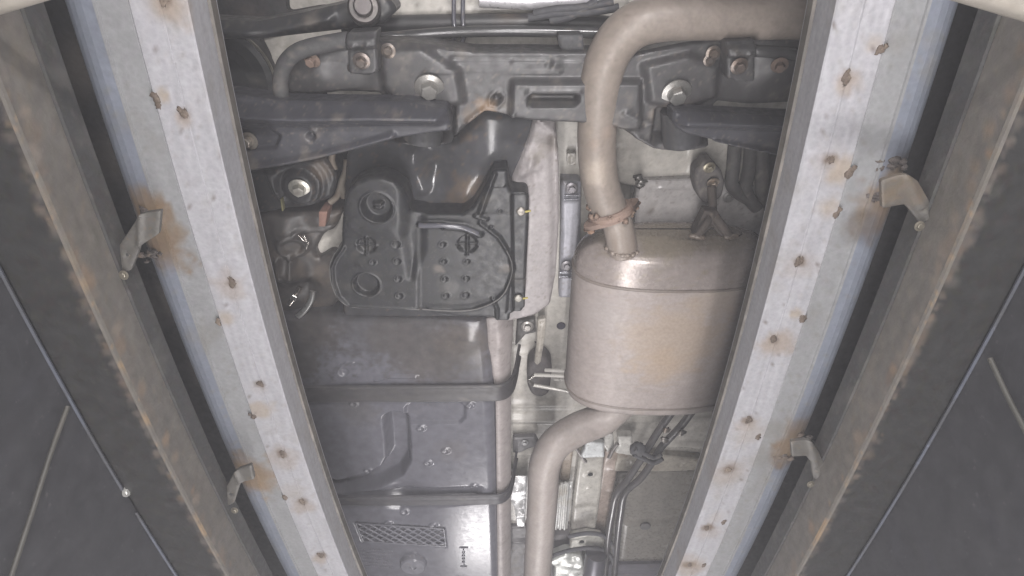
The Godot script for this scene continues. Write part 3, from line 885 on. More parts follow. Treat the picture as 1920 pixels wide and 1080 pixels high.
# ------------------------------------------------------------------ rear suspension
func suspension():
	var H := 0.88
	var bp := paint(Color(0.062, 0.060, 0.061), DUST, 0.42, [spot(910, 205, H, 26, Color(0.24, 0.15, 0.08), 0.7), spot(885, 218, H, 22, BROWN, 0.7), spot(800, 230, H, 50, Color(0.12, 0.10, 0.085), 0.6), spot(1260, 215, H, 50, Color(0.12, 0.10, 0.085), 0.6), spot(1225, 215, H, 12, Color(0.25, 0.22, 0.19), 0.6)])
	var t := thing("subframe", "black pressed steel rear subframe with a slot, across the top of the picture", "subframe", P(1000, 160, H))
	var m := MB.new()
	var q := flat([575, 92, 640, 84, 700, 78, 790, 82, 890, 98, 1000, 98, 1090, 100, 1190, 100, 1275, 82, 1330, 74, 1430, 66, 1600, 70, 1600, 186, 1400, 196, 1345, 190, 1338, 200, 1345, 250, 1325, 276, 1275, 284, 1225, 278, 1190, 258, 1155, 234, 1085, 226, 1000, 222, 960, 216, 910, 206, 880, 230, 852, 258, 846, 268, 790, 276, 735, 264, 742, 205, 712, 175, 640, 170, 560, 176, 534, 172, 540, 122], H)
	var fe := [area([960, 150, 1200, 150, 1200, 240, 955, 240], H, 0.014, 4), cap([1000, 183, 1074, 183], H, 9, -0.02, 3), cap([990, 168, 1085, 168], H, 4, 0.004, 3), disc(931, 186, H, 9, -0.010, 2), ring(931, 186, H, 12, 3, 0.003, 2),
		cap([800, 130, 1050, 136], H, 2, 0.003, 2), cap([960, 118, 1090, 118], H, 2, 0.004, 2), cap([850, 110, 1100, 112], H, 3, -0.006, 8), area([715, 90, 790, 86, 860, 130, 870, 190, 800, 200, 745, 192, 720, 160], H, 0.012, 8), area([1205, 120, 1290, 100, 1345, 120, 1340, 180, 1280, 200, 1215, 190], H, 0.012, 8),
		area([740, 205, 852, 200, 850, 262, 735, 262], H, -0.03, 4), area([1232, 205, 1345, 205, 1335, 266, 1225, 262], H, -0.03, 4), cap([738, 266, 790, 276, 844, 266], H, 3, 0.006, 2), cap([1192, 258, 1228, 276, 1275, 282, 1325, 274], H, 4, 0.006, 2), hump(600, 130, H, 50, 0.02), hump(1460, 120, H, 50, 0.02), cap([880, 228, 910, 206, 960, 214], H, 5, 0.006, 4), cap([1168, 206, 1222, 232], H, 3, 0.006, 3), hump(1040, 118, H, 12, 0.004), disc(1030, 120, H, 5, -0.004, 2)]
	relief(m, rounded(q, 0.006), EYE.y + H, 0.0036, bp, fe, {"edge": 0.006, "skirt": 0.05})
	commit(m, "frame_pressing", M.black_paint, t)
	bolt(t, P(805, 164, H - 0.012), 0.0125, M.zinc, paint(Color(0.34, 0.33, 0.31), BROWN, 0.35), Vector3(0.05, -1, -0.35), "flange_bolt", 0.9)
	bolt(t, P(1268, 174, H - 0.012), 0.0125, M.zinc, paint(Color(0.28, 0.275, 0.26), BROWN, 0.35), Vector3(0.05, -1, -0.35), "flange_bolt", 0.9)
	for a in [[585, 112, 0.0068], [1462, 122, 0.0068]]: bolt(t, P(a[0], a[1], H - 0.025), a[2], M.rust, paint(Color(0.17, 0.12, 0.095), Color(0.10, 0.075, 0.06), 0.1), Vector3(-0.2, -1, -0.4), "rusty_bolt", 1.1)
	for a in [[728, 95, 0.006], [1337, 100, 0.006], [1330, 113, 0.005], [660, 128, 0.004]]: bolt(t, P(a[0], a[1], H - 0.012), a[2], M.zinc, paint(Color(0.13, 0.115, 0.105), BROWN, 0.2), Vector3.DOWN, "small_bolt", 0.8)
	# bush inside each arm pocket
	for a in [[792, 262, 800, 200], [1278, 268, 1276, 205]]:
		m = MB.new()
		tube(m, [P(a[0], a[1], H + 0.004), P(a[2], a[3], H + 0.004)], 0.030, paint(BLACK, DUST, 0.5), 20)
		commit(m, "bush", M.black_rubber, t)
	# upper rear link top left
	t = thing("upper_link", "black suspension link with a metal collar, at the top left corner of the opening", "link", P(560, 40, 0.9))
	m = MB.new()
	relief(m, rounded(flat([340, 36, 480, 42, 560, 26, 640, 8, 720, -14, 745, 20, 716, 46, 650, 56, 560, 66, 490, 74, 340, 76], 0.9), 0.008), EYE.y + 0.9, 0.005, paint(BLACK, DUST, 0.45), [cap([400, 58, 500, 60, 620, 34], 0.9, 6, 0.010, 6), hump(470, 68, 0.9, 20, 0.008)], {"edge": 0.010, "skirt": 0.04})
	commit(m, "link_arm", M.black_paint, t)
	m = MB.new()
	lathe(m, P(682, 14, 0.87), Vector3(0.15, -1, 0.35), [Vector2(-0.02, 0.022), Vector2(0.0, 0.022), Vector2(0.003, 0.019), Vector2(0.003, 0.013), Vector2(0.010, 0.013), Vector2(0.012, 0.011), Vector2(0.012, 0.0)], paint(Color(0.075, 0.068, 0.065), Color(0.16, 0.15, 0.14), 0.4), 24)
	commit(m, "collar", M.zinc, t)
	# control arms
	arm("lower left", [340, 168, 430, 176, 520, 190, 640, 192, 760, 192, 838, 204, 846, 246, 800, 252, 735, 262, 670, 280, 600, 298, 520, 314, 455, 322, 340, 330],
		[cap([400, 198, 470, 212, 560, 216, 700, 214, 820, 216], 0.83, 9, 0.030, 16), cap([430, 222, 500, 232, 600, 234, 815, 226], 0.83, 2.0, 0.004, 1.6), cap([415, 208, 470, 222, 560, 230], 0.83, 2, 0.003, 2), area([440, 240, 500, 240, 525, 256, 515, 278, 460, 284, 430, 280], 0.83, -0.010, 4), disc(583, 256, 0.83, 7, -0.010, 2), cap([440, 318, 530, 304, 600, 290, 670, 272, 735, 254], 0.83, 5, 0.010, 4), hump(586, 240, 0.83, 5, 0.004)], [468, 264])
	arm("lower right", [1262, 208, 1330, 212, 1420, 216, 1600, 222, 1600, 320, 1500, 298, 1420, 282, 1340, 264, 1285, 252, 1262, 236],
		[cap([1284, 224, 1400, 228, 1600, 232], 0.83, 6, 0.024, 12), cap([1268, 227, 1380, 238, 1600, 246], 0.83, 2.2, 0.006, 2), cap([1340, 266, 1420, 280, 1520, 300], 0.83, 4, 0.010, 3)], [])
	# stabiliser bar
	t = thing("stabiliser_bar", "long thin black stabiliser bar running across the top of the opening", "bar", P(900, 62, 0.85))
	m = MB.new()
	tube(m, curve(path3([528, 178, 0.86, 527, 150, 0.86, 540, 115, 0.862, 572, 92, 0.87, 640, 77, 0.88, 720, 71, 0.93, 790, 65, 0.94, 860, 60, 0.945, 940, 58, 0.945, 1020, 59, 0.945, 1100, 61, 0.945, 1180, 63, 0.945, 1250, 72, 0.94, 1330, 88, 0.91, 1400, 94, 0.87, 1480, 100, 0.86, 1600, 112, 0.86]), 5), 0.0082, paint(BLACK2, DUST, 0.6), 16)
	commit(m, "bar_rod", M.gloss_black, t)
	m = MB.new()
	tube(m, curve(path3([528, 182, 0.858, 526, 150, 0.858, 538, 115, 0.853, 570, 92, 0.848, 640, 77, 0.85, 652, 76, 0.85]), 5), 0.0112, paint(BLACK2, DUST, 0.4), 14)
	commit(m, "rubber_sleeve", M.black_rubber, t)
	# second dark rod behind the bar
	m = MB.new()
	tube(m, curve(path3([640, 50, 0.98, 720, 46, 0.99, 800, 44, 0.99, 950, 42, 0.99, 1100, 44, 0.99, 1300, 60, 0.99]), 5), 0.013, paint(BLACK2, BROWN, 0.5), 14)
	solo(m, "tie_rod", M.black_paint, "thick dull black rod just behind the stabiliser bar", "rod")
	for a in [["left", [650, 62, 706, 58, 708, 136, 690, 142, 654, 138], [678, 114], 1.0], ["right", [1362, 78, 1416, 74, 1416, 150, 1402, 154, 1364, 148], [1386, 124], 0.8]]:
		t = thing("bar_clamp", "black clamp bracket holding the %s end of the stabiliser bar to the subframe" % a[0], "clamp", P(a[2][0], a[2][1], 0.84), "stabiliser bar clamps")
		m = MB.new()
		var x: float = a[1][0]
		var y: float = a[1][1]
		relief(m, rounded(flat(a[1], 0.838), 0.003), EYE.y + 0.838, 0.0025, paint(BLACK2, DUST, 0.35), [cap([x, y + 18, x + 56, y + 16], 0.838, 9, 0.008, 4), hump(x + 14, y + 24, 0.838, 5, 0.004), hump(x + 40, y + 22, 0.838, 4, 0.004), cap([x + 6, y + 74, x + 52, y + 74], 0.838, 1.5, 0.003, 1)], {"edge": 0.003, "skirt": 0.03})
		commit(m, "clamp_plate", M.black_paint, t)
		bolt(t, P(a[2][0], a[2][1], 0.834), 0.0068, M.zinc, paint(Color(0.17, 0.145, 0.13), Color(0.17, 0.12, 0.09), 0.1), Vector3(0, -1, -0.2), "bolt", 1.0)
	# brake backing plate top left
	t = thing("brake_disc_shield", "dark round brake backing plate with a thin pale rim, behind the left rail", "backing plate", P(425, 150, 1.0))
	m = MB.new()
	lathe(m, P(420, 150, 0.99), Vector3.DOWN, [Vector2(-0.03, 0.080), Vector2(0.0, 0.080), Vector2(0.004, 0.072), Vector2(0.004, 0.055), Vector2(0.016, 0.046), Vector2(0.016, 0.0)], paint(BLACK, DUST, 0.6), 40)
	commit(m, "plate", M.black_paint, t)
	m = MB.new()
	lathe(m, P(421, 150, 0.985), Vector3.DOWN, [Vector2(-0.004, 0.0805), Vector2(-0.004, 0.0835), Vector2(0.0, 0.0835), Vector2(0.0, 0.0805)], paint(Color(0.36, 0.34, 0.29), BLACK2, 0.3), 48)
	commit(m, "rim", M.zinc, t)
	# trailing arm bush with its pale bolt
	t = thing("trailing_arm", "black trailing arm with round bush and one pale flange bolt, left of the tank", "arm", P(560, 350, 0.95))
	m = MB.new()
	relief(m, rounded(flat([330, 330, 470, 322, 520, 318, 560, 300, 610, 296, 632, 330, 622, 372, 580, 388, 540, 392, 500, 400, 330, 420], 0.96), 0.01), EYE.y + 0.96, 0.004, paint(BLACK, BROWN, 0.45, [spot(600, 318, 0.96, 26, BROWN, 0.7)]), [ring(562, 340, 0.96, 44, 5, 0.006, 4), disc(562, 350, 0.96, 30, 0.010, 5), ring(562, 350, 0.96, 36, 2, -0.006, 2), cap([505, 325, 520, 360, 534, 372], 0.96, 6, 0.01, 4)], {"edge": 0.008, "skirt": 0.06})
	commit(m, "arm_pressing", M.black_paint, t)
	bolt(t, P(561, 352, 0.948), 0.0105, M.zinc, paint(Color(0.60, 0.58, 0.52), BROWN, 0.5), Vector3(0.1, -1, -0.25), "flange_bolt", 1.0)
	m = MB.new()
	block(m, P(530, 382, 0.945), Vector3(0.003, 0.012, 0.024), paint(Color(0.20, 0.185, 0.09)), 0.001, Basis(Vector3.UP, 0.1))
	commit(m, "tag", M.black_rubber, t, "small yellow tag")
	# bracket finger and hose between arm and tank
	t = thing("pipe_bracket", "thin grimy pale bracket strip between the trailing arm and the tank", "bracket", P(645, 340, 0.98))
	m = MB.new()
	for a in [[624, 284, 622, 300, 628, 318], [650, 300, 648, 322, 640, 345, 645, 372], [640, 345, 632, 368, 618, 380]]:
		var pp := []
		for i in range(0, a.size(), 2): pp.append(P(a[i], a[i + 1], 0.97))
		tube(m, curve(pp, 4), 0.006, paint(Color(0.26, 0.23, 0.19), BROWN, 0.1), 8, 0.5)
	commit(m, "strip", M.beam_steel, t)
	# grubby parking brake / hub cluster on the left
	t = thing("hub_carrier", "grimy dark hub carrier with ribs and bright springs, left of the black canister", "hub carrier", P(570, 480, 0.97))
	m = MB.new()
	var gp := paint(Color(0.068, 0.062, 0.058), Color(0.13, 0.105, 0.085), 0.25)
	relief(m, rounded(flat([400, 400, 500, 392, 560, 396, 640, 398, 632, 424, 606, 440, 590, 470, 596, 486, 622, 470, 640, 480, 630, 520, 640, 560, 600, 600, 560, 610, 400, 620], 0.98), 0.008), EYE.y + 0.98, 0.004, gp, [hump(540, 430, 0.98, 40, 0.035), hump(520, 480, 0.98, 36, 0.03), hump(550, 505, 0.98, 22, 0.03), hump(575, 540, 0.98, 20, -0.02), ring(556, 450, 0.98, 22, 5, 0.008, 4), cap([530, 470, 535, 510], 0.98, 4, 0.01, 3), cap([552, 470, 557, 505], 0.98, 4, 0.01, 3), cap([560, 425, 636, 428], 0.98, 3, 0.008, 2), hump(600, 410, 0.98, 18, 0.012), hump(500, 560, 0.98, 40, 0.02)], {"edge": 0.008, "skirt": 0.05})
	commit(m, "casting", M.black_paint, t)
	m = MB.new()
	for a in [[560, 441, 570, 452], [570, 441, 577, 456], [578, 452, 574, 466]]:
		tube(m, [P(a[0], a[1], 0.935), P(a[2], a[3], 0.935)], 0.003, paint(Color(0.6, 0.56, 0.52), BROWN, 0.4), 8)
	commit(m, "spring", M.chrome, t, "bright coil spring turns")
	m = MB.new()
	relief(m, rounded(flat([596, 400, 612, 400, 608, 428, 596, 428], 0.94), 0.002), EYE.y + 0.945, 0.004, paint(Color(0.24, 0.14, 0.11), BROWN, 0.3), [], {"edge": 0.002, "skirt": 0.04})
	commit(m, "rust_tab", M.rust, t)
	# clamp ring lower left
	t = thing("hose_clamp", "bent pale metal clamp with bright end, beside the black canister's lower left corner", "clamp", P(570, 570, 0.95))
	m = MB.new()
	var ww := []
	for a in [[586, 546], [584, 560], [576, 576], [566, 588], [558, 594]]: ww.append(P(a[0], a[1], 0.95))
	tube(m, curve(ww, 5), 0.006, paint(Color(0.36, 0.36, 0.35), DUST, 0.3), 8, 0.5)
	commit(m, "band", M.zinc, t)
	m = MB.new()
	tube(m, [P(562, 538, 0.95), P(552, 558, 0.945), P(542, 571, 0.945)], 0.005, paint(Color(0.5, 0.46, 0.42), BROWN, 0.1), 8)
	block(m, P(551, 558, 0.938), Vector3(0.010, 0.006, 0.012), paint(Color(0.85, 0.84, 0.8)), 0.001, Basis(Vector3.UP, 0.6))
	commit(m, "lug", M.chrome, t)
	# drive hoses on the right behind the arm
	t = thing("brake_hose", "pair of dark rubber hoses looping down beside the right rail, above the silencer", "hose", P(1390, 320, 1.0))
	for a in [[1378, 270, 1374, 320, 1372, 345, 1386, 362, 1402, 372], [1408, 275, 1404, 320, 1398, 352, 1405, 372, 1420, 390], [1425, 275, 1428, 320, 1428, 355, 1440, 380, 1450, 400]]:
		m = MB.new()
		var pp := []
		for i in range(0, a.size(), 2): pp.append(P(a[i], a[i + 1], 0.985))
		tube(m, curve(pp, 5), 0.012, paint(Color(0.055, 0.052, 0.05), DUST, 0.5), 12)
		commit(m, "hose", M.black_rubber, t)

func arm(side: String, q: Array, fe: Array, bq: Array):
	var t := thing("control_arm", "black pressed steel control arm with a raised rib, %s of the subframe" % side, "control arm", P(q[8], q[9], 0.83), "rear control arms")
	var m := MB.new()
	relief(m, rounded(flat(q, 0.83), 0.008), EYE.y + 0.83, 0.0025, paint(Color(0.055, 0.055, 0.064), DUST, 0.42), fe, {"edge": 0.006, "skirt": 0.035})
	commit(m, "arm_pressing", M.black_paint, t)
	if bq: bolt(t, P(bq[0], bq[1], 0.834), 0.0075, M.zinc, paint(Color(0.34, 0.31, 0.27), BROWN, 0.2), Vector3(-0.2, -1, 0), "bolt", 1.3)

# ------------------------------------------------------------------ tank, its shield, straps and the canister
func tank():
	var H := 0.945
	var t := thing("fuel_tank", "large dark grey fuel tank with pressed grooves and mesh pad, left of the exhaust", "fuel tank", P(760, 800, H))
	var m := MB.new()
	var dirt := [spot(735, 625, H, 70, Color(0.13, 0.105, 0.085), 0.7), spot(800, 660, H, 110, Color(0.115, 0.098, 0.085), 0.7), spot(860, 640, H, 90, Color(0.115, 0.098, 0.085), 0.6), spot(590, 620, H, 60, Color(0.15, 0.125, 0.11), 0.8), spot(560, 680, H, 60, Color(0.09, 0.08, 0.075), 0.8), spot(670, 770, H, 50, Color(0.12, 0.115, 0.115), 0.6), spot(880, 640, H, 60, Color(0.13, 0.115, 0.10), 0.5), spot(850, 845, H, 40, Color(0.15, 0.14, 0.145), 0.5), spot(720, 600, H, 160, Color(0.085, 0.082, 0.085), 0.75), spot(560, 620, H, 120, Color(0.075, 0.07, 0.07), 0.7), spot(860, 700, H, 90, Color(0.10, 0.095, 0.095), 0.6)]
	var tp := paint(TANKC, Color(0.135, 0.13, 0.135), 0.8, dirt)
	tp.mott = 0.45
	var fe := [cap([742, 790, 746, 830, 747, 862, 735, 884, 700, 902, 640, 916, 560, 905], H, 20, -0.040, 7), ring(664, 905, H, 2, 2, 0.002, 1),
		area([768, 756, 862, 756, 872, 764, 872, 784, 862, 794, 768, 794, 760, 784, 760, 764], H, -0.008, 2), area([560, 936, 640, 944, 750, 956, 900, 940, 900, 915, 740, 920, 650, 925, 560, 905], H, -0.008, 8), hump(760, 952, H, 28, -0.010), hump(760, 918, H, 28, -0.008),
		area([665, 979, 832, 990, 836, 1026, 680, 1016], H, -0.009, 2), cap([560, 760, 640, 700], H, 10, 0.004, 10), cap([705, 712, 730, 705, 780, 706], H, 3, 0.004, 2), disc(645, 697, H, 8, -0.006, 2), cap([640, 685, 650, 678, 662, 678], H, 1.5, 0.004, 1.5), hump(880, 628, H, 30, 0.006), hump(690, 640, H, 60, 0.006), hump(860, 660, H, 60, 0.004), cap([855, 1028, 855, 1062], H, 0.4, 0.0, 1)]
	for a in [[790, 803], [836, 845], [803, 868], [889, 913], [690, 882], [882, 760], [663, 757], [758, 963], [728, 981], [813, 985], [775, 1040]]:
		fe.append(ring(a[0], a[1], H, 6, 1.6, 0.004, 1.4))
	var q := flat([470, 600, 640, 592, 800, 596, 912, 600, 916, 640, 926, 690, 930, 760, 932, 900, 934, 1000, 936, 1160, 470, 1160], H)
	var edge_x := P(930, 800, H).x
	relief(m, rounded(q, 0.01), EYE.y + H, 0.0030, tp, fe, {"edge": 0.014, "skirt": 0.08, "shape": [edge_x - 0.03, 13.9, 2.0]})
	commit(m, "tank_shell", M.tank_plastic, t)
	# rear lobe under the subframe
	m = MB.new()
	var L := 0.95
	relief(m, rounded(flat([648, 262, 735, 262, 850, 262, 905, 200, 960, 208, 1012, 214, 1010, 260, 985, 330, 990, 420, 985, 600, 640, 600, 640, 420], L), 0.01), EYE.y + L, 0.005, paint(Color(0.075, 0.075, 0.08), BROWN, 0.5, [spot(880, 345, L, 40, Color(0.18, 0.13, 0.09), 0.7), spot(860, 370, L, 34, Color(0.16, 0.12, 0.085), 0.7)]), [hump(720, 320, L, 45, -0.02), hump(820, 320, L, 34, -0.025), hump(920, 270, L, 70, 0.025), hump(770, 300, L, 26, 0.015), cap([780, 290, 790, 350], L, 14, 0.008, 10), hump(870, 360, L, 40, 0.02), cap([770, 384, 840, 384], L, 8, 0.008, 8)], {"edge": 0.015, "skirt": 0.05})
	commit(m, "rear_lobe", M.tank_plastic, t)
	# mesh pad
	m = MB.new()
	var gq := [P(667, 981, H), P(832, 992, H), P(836, 1025, H), P(681, 1015, H)]
	var fp := paint(Color(0.20, 0.20, 0.225))
	for i in 4: tube(m, [gq[i], gq[(i + 1) % 4]], 0.0022, fp, 8)
	commit(m, "mesh_frame", M.tank_plastic, t)
	m = MB.new()
	var poly := PackedVector2Array()
	for p in gq: poly.append(Vector2(p.x, p.z))
	var lo: Vector2 = poly[0]
	var hi: Vector2 = poly[0]
	for p in poly:
		lo = lo.min(p)
		hi = hi.max(p)
	for dirv in [Vector2(1, 0.95), Vector2(1, -0.95)]:
		for i in range(-26, 40):
			var a := Vector2(lo.x + i * 0.026, lo.y if dirv.y > 0 else hi.y)
			for seg in Geometry2D.intersect_polyline_with_polygon(PackedVector2Array([a, a + dirv * 0.3]), poly):
				tube(m, [Vector3(seg[0].x, EYE.y + H + 0.003, seg[0].y), Vector3(seg[1].x, EYE.y + H + 0.002, seg[1].y)], 0.0026, paint(Color(0.22, 0.22, 0.25)), 6, 1.0, false)
	commit(m, "mesh_ribs", M.tank_plastic, t).set_meta("kind", "stuff")
	# round boss
	m = MB.new()
	lathe(m, P(776, 1052, H + 0.004), Vector3.DOWN, [Vector2(-0.006, 0.041), Vector2(0.0, 0.040), Vector2(0.016, 0.036), Vector2(0.020, 0.032), Vector2(0.020, 0.010), Vector2(0.016, 0.008), Vector2(0.016, 0.0)], paint(Color(0.21, 0.21, 0.235)), 32)
	commit(m, "boss", M.tank_plastic, t)
	# moulded lines of tiny lettering, too worn to read, and the upright mark
	m = MB.new()
	for r in 6:
		var x := 674.0 + r * 2.0
		while x < 734.0:
			var w := rng.randf_range(1.5, 4.0)
			block(m, P(x + w / 2, 1029 + r * 6.2 + (x - 674) * 0.07, H - 0.0006), Vector3(w * 0.0013, 0.0024, 0.0030), fp, 0.0001)
			x += w + rng.randf_range(0.8, 1.8)
	commit(m, "moulded_lettering", M.tank_plastic, t)
	m = MB.new()
	for a in [[861, 1027, 878, 1027], [869, 1030, 870, 1060], [863, 1062, 876, 1062], [866, 1036, 872, 1036], [866, 1042, 872, 1042], [866, 1048, 872, 1048], [866, 1054, 872, 1054]]:
		tube(m, [P(a[0], a[1], H - 0.001), P(a[2], a[3], H - 0.001)], 0.0022, paint(Color(0.13, 0.13, 0.15)), 6)
	commit(m, "moulded_mark", M.tank_plastic, t)
	# heat shield
	var hs := thing("heat_shield", "dull pale metal heat shield strip along the right side of the fuel tank", "heat shield", P(1000, 420, 0.94))
	m = MB.new()
	var h2 := 0.93
	relief(m, rounded(flat([1003, 218, 1042, 226, 1049, 300, 1049, 420, 1043, 520, 1032, 576, 1004, 594, 950, 606, 940, 560, 980, 540, 986, 366, 957, 360, 960, 335, 978, 292, 992, 256], h2), 0.004), EYE.y + h2, 0.0038, paint(Color(0.31, 0.287, 0.285), DUST, 0.6), [hump(985, 315, h2, 12, 0.006), hump(1000, 330, h2, 10, -0.006), hump(996, 305, h2, 8, 0.006), hump(978, 326, h2, 8, 0.005), hump(1008, 316, h2, 7, 0.005), cap([1010, 225, 1040, 250], h2, 4, 0.005, 4), cap([1036, 260, 1042, 420, 1036, 540], h2, 5, -0.006, 6), cap([995, 300, 990, 360], h2, 6, 0.004, 6)], {"edge": 0.010, "skirt": 0.03, "shape": [0.02, 0.5, 1.6]})
	commit(m, "upper_sheet", M.exhaust, hs, "upper end with crinkled corner")
	m = MB.new()
	var h3 := 0.955
	var x0 := P(932, 800, h3).x
	relief(m, rounded(flat([912, 598, 960, 594, 962, 640, 958, 690, 958, 760, 958, 900, 958, 1000, 958, 1150, 934, 1150, 931, 900, 929, 740, 922, 690, 914, 640], h3), 0.004), EYE.y + h3, 0.0038, paint(Color(0.34, 0.305, 0.295), DUST, 0.65), [hump(940, 640, h3, 24, 0.012)], {"edge": 0.003, "skirt": 0.06, "shape": [x0 + 0.006, 6.0, 1.5]})
	commit(m, "lower_sheet", M.exhaust, hs)
	# straps
	strap("upper", 733, 610, H, paint(Color(0.065, 0.061, 0.063), DUST, 0.6), 0.048)
	strap("lower", 932, 835, H, paint(Color(0.075, 0.072, 0.08), DUST, 0.7), 0.036)
	canister()

func strap(which: String, y: float, ytab: float, H: float, pt: Dictionary, wid: float):
	var z := P(700, y, H).z
	var t := thing("tank_strap", "dark steel strap round the fuel tank, the %s one of the two" % which, "strap", P(800, y, H), "fuel tank straps")
	var m := MB.new()
	var hy := EYE.y + H
	var xe := P(930, y, H).x
	# profile across the width: two raised edges
	var prof := [[-0.5, 0.004], [-0.47, -0.002], [-0.36, -0.002], [-0.30, 0.002], [0.0, 0.002], [0.22, 0.002], [0.28, -0.003], [0.42, -0.003], [0.47, 0.0], [0.5, 0.004]]
	var pts := []
	for i in 25: pts.append(Vector2(lerpf(-0.85, xe - 0.02, i / 24.0), hy - 0.008 - 0.004 * sin(i * 0.13)))
	for a in [[0.0, -0.001], [0.014, 0.002], [0.026, 0.010], [0.035, 0.024], [0.041, 0.045], [0.046, 0.075], [0.050, 0.11], [0.054, 0.140]]: pts.append(Vector2(xe + a[0], hy - 0.007 + a[1]))
	pts = Array(smooth_line(PackedVector2Array(pts), false, 2))
	var rows := []
	for i in pts.size():
		var d: Vector2 = (pts[mini(i + 1, pts.size() - 1)] - pts[maxi(i - 1, 0)]).normalized()
		var nn := Vector3(d.y, -d.x, 0)
		var row := []
		for k in prof.size():
			var k0: Array = prof[maxi(k - 1, 0)]
			var k1: Array = prof[mini(k + 1, prof.size() - 1)]
			var sl: float = (k1[1] - k0[1]) / ((k1[0] - k0[0]) * wid)
			var p: Vector3 = Vector3(pts[i].x, pts[i].y, z - prof[k][0] * wid) - nn * prof[k][1]
			row.append(m.put(p, (nn + Vector3(0, 0, -sl)).normalized(), tint(pt, p)))
		rows.append(row)
		if i > 0:
			for k in prof.size() - 1: m.quad(rows[i - 1][k], rows[i - 1][k + 1], row[k + 1], row[k])
	commit(m, "band", M.black_paint, t)
	m = MB.new()
	var hT := 1.09
	if which == "upper":
		relief(m, rounded(flat([970, 602, 1004, 599, 1005, 624, 985, 628, 966, 650], hT), 0.004), EYE.y + hT, 0.003, paint(Color(0.11, 0.105, 0.10), DUST, 0.5), [ring(989, 612, hT, 11, 2, 0.002, 1)], {"edge": 0.003, "skirt": 0.012})
		commit(m, "end_tab", M.black_paint, t)
		bolt(t, P(989, 612, hT - 0.002), 0.0085, M.zinc, paint(Color(0.35, 0.33, 0.31)), Vector3.DOWN, "bolt", 0.5)
	else:
		relief(m, rounded(flat([962, 822, 1004, 820, 1012, 836, 990, 842, 974, 850, 962, 850], hT), 0.004), EYE.y + hT, 0.003, paint(Color(0.16, 0.155, 0.16), DUST, 0.5), [], {"edge": 0.003, "skirt": 0.012})
		commit(m, "end_tab", M.black_paint, t)
		bolt(t, P(984, 830, hT - 0.002), 0.006, M.zinc, paint(Color(0.4, 0.4, 0.4)), Vector3.DOWN, "bolt", 0.5)

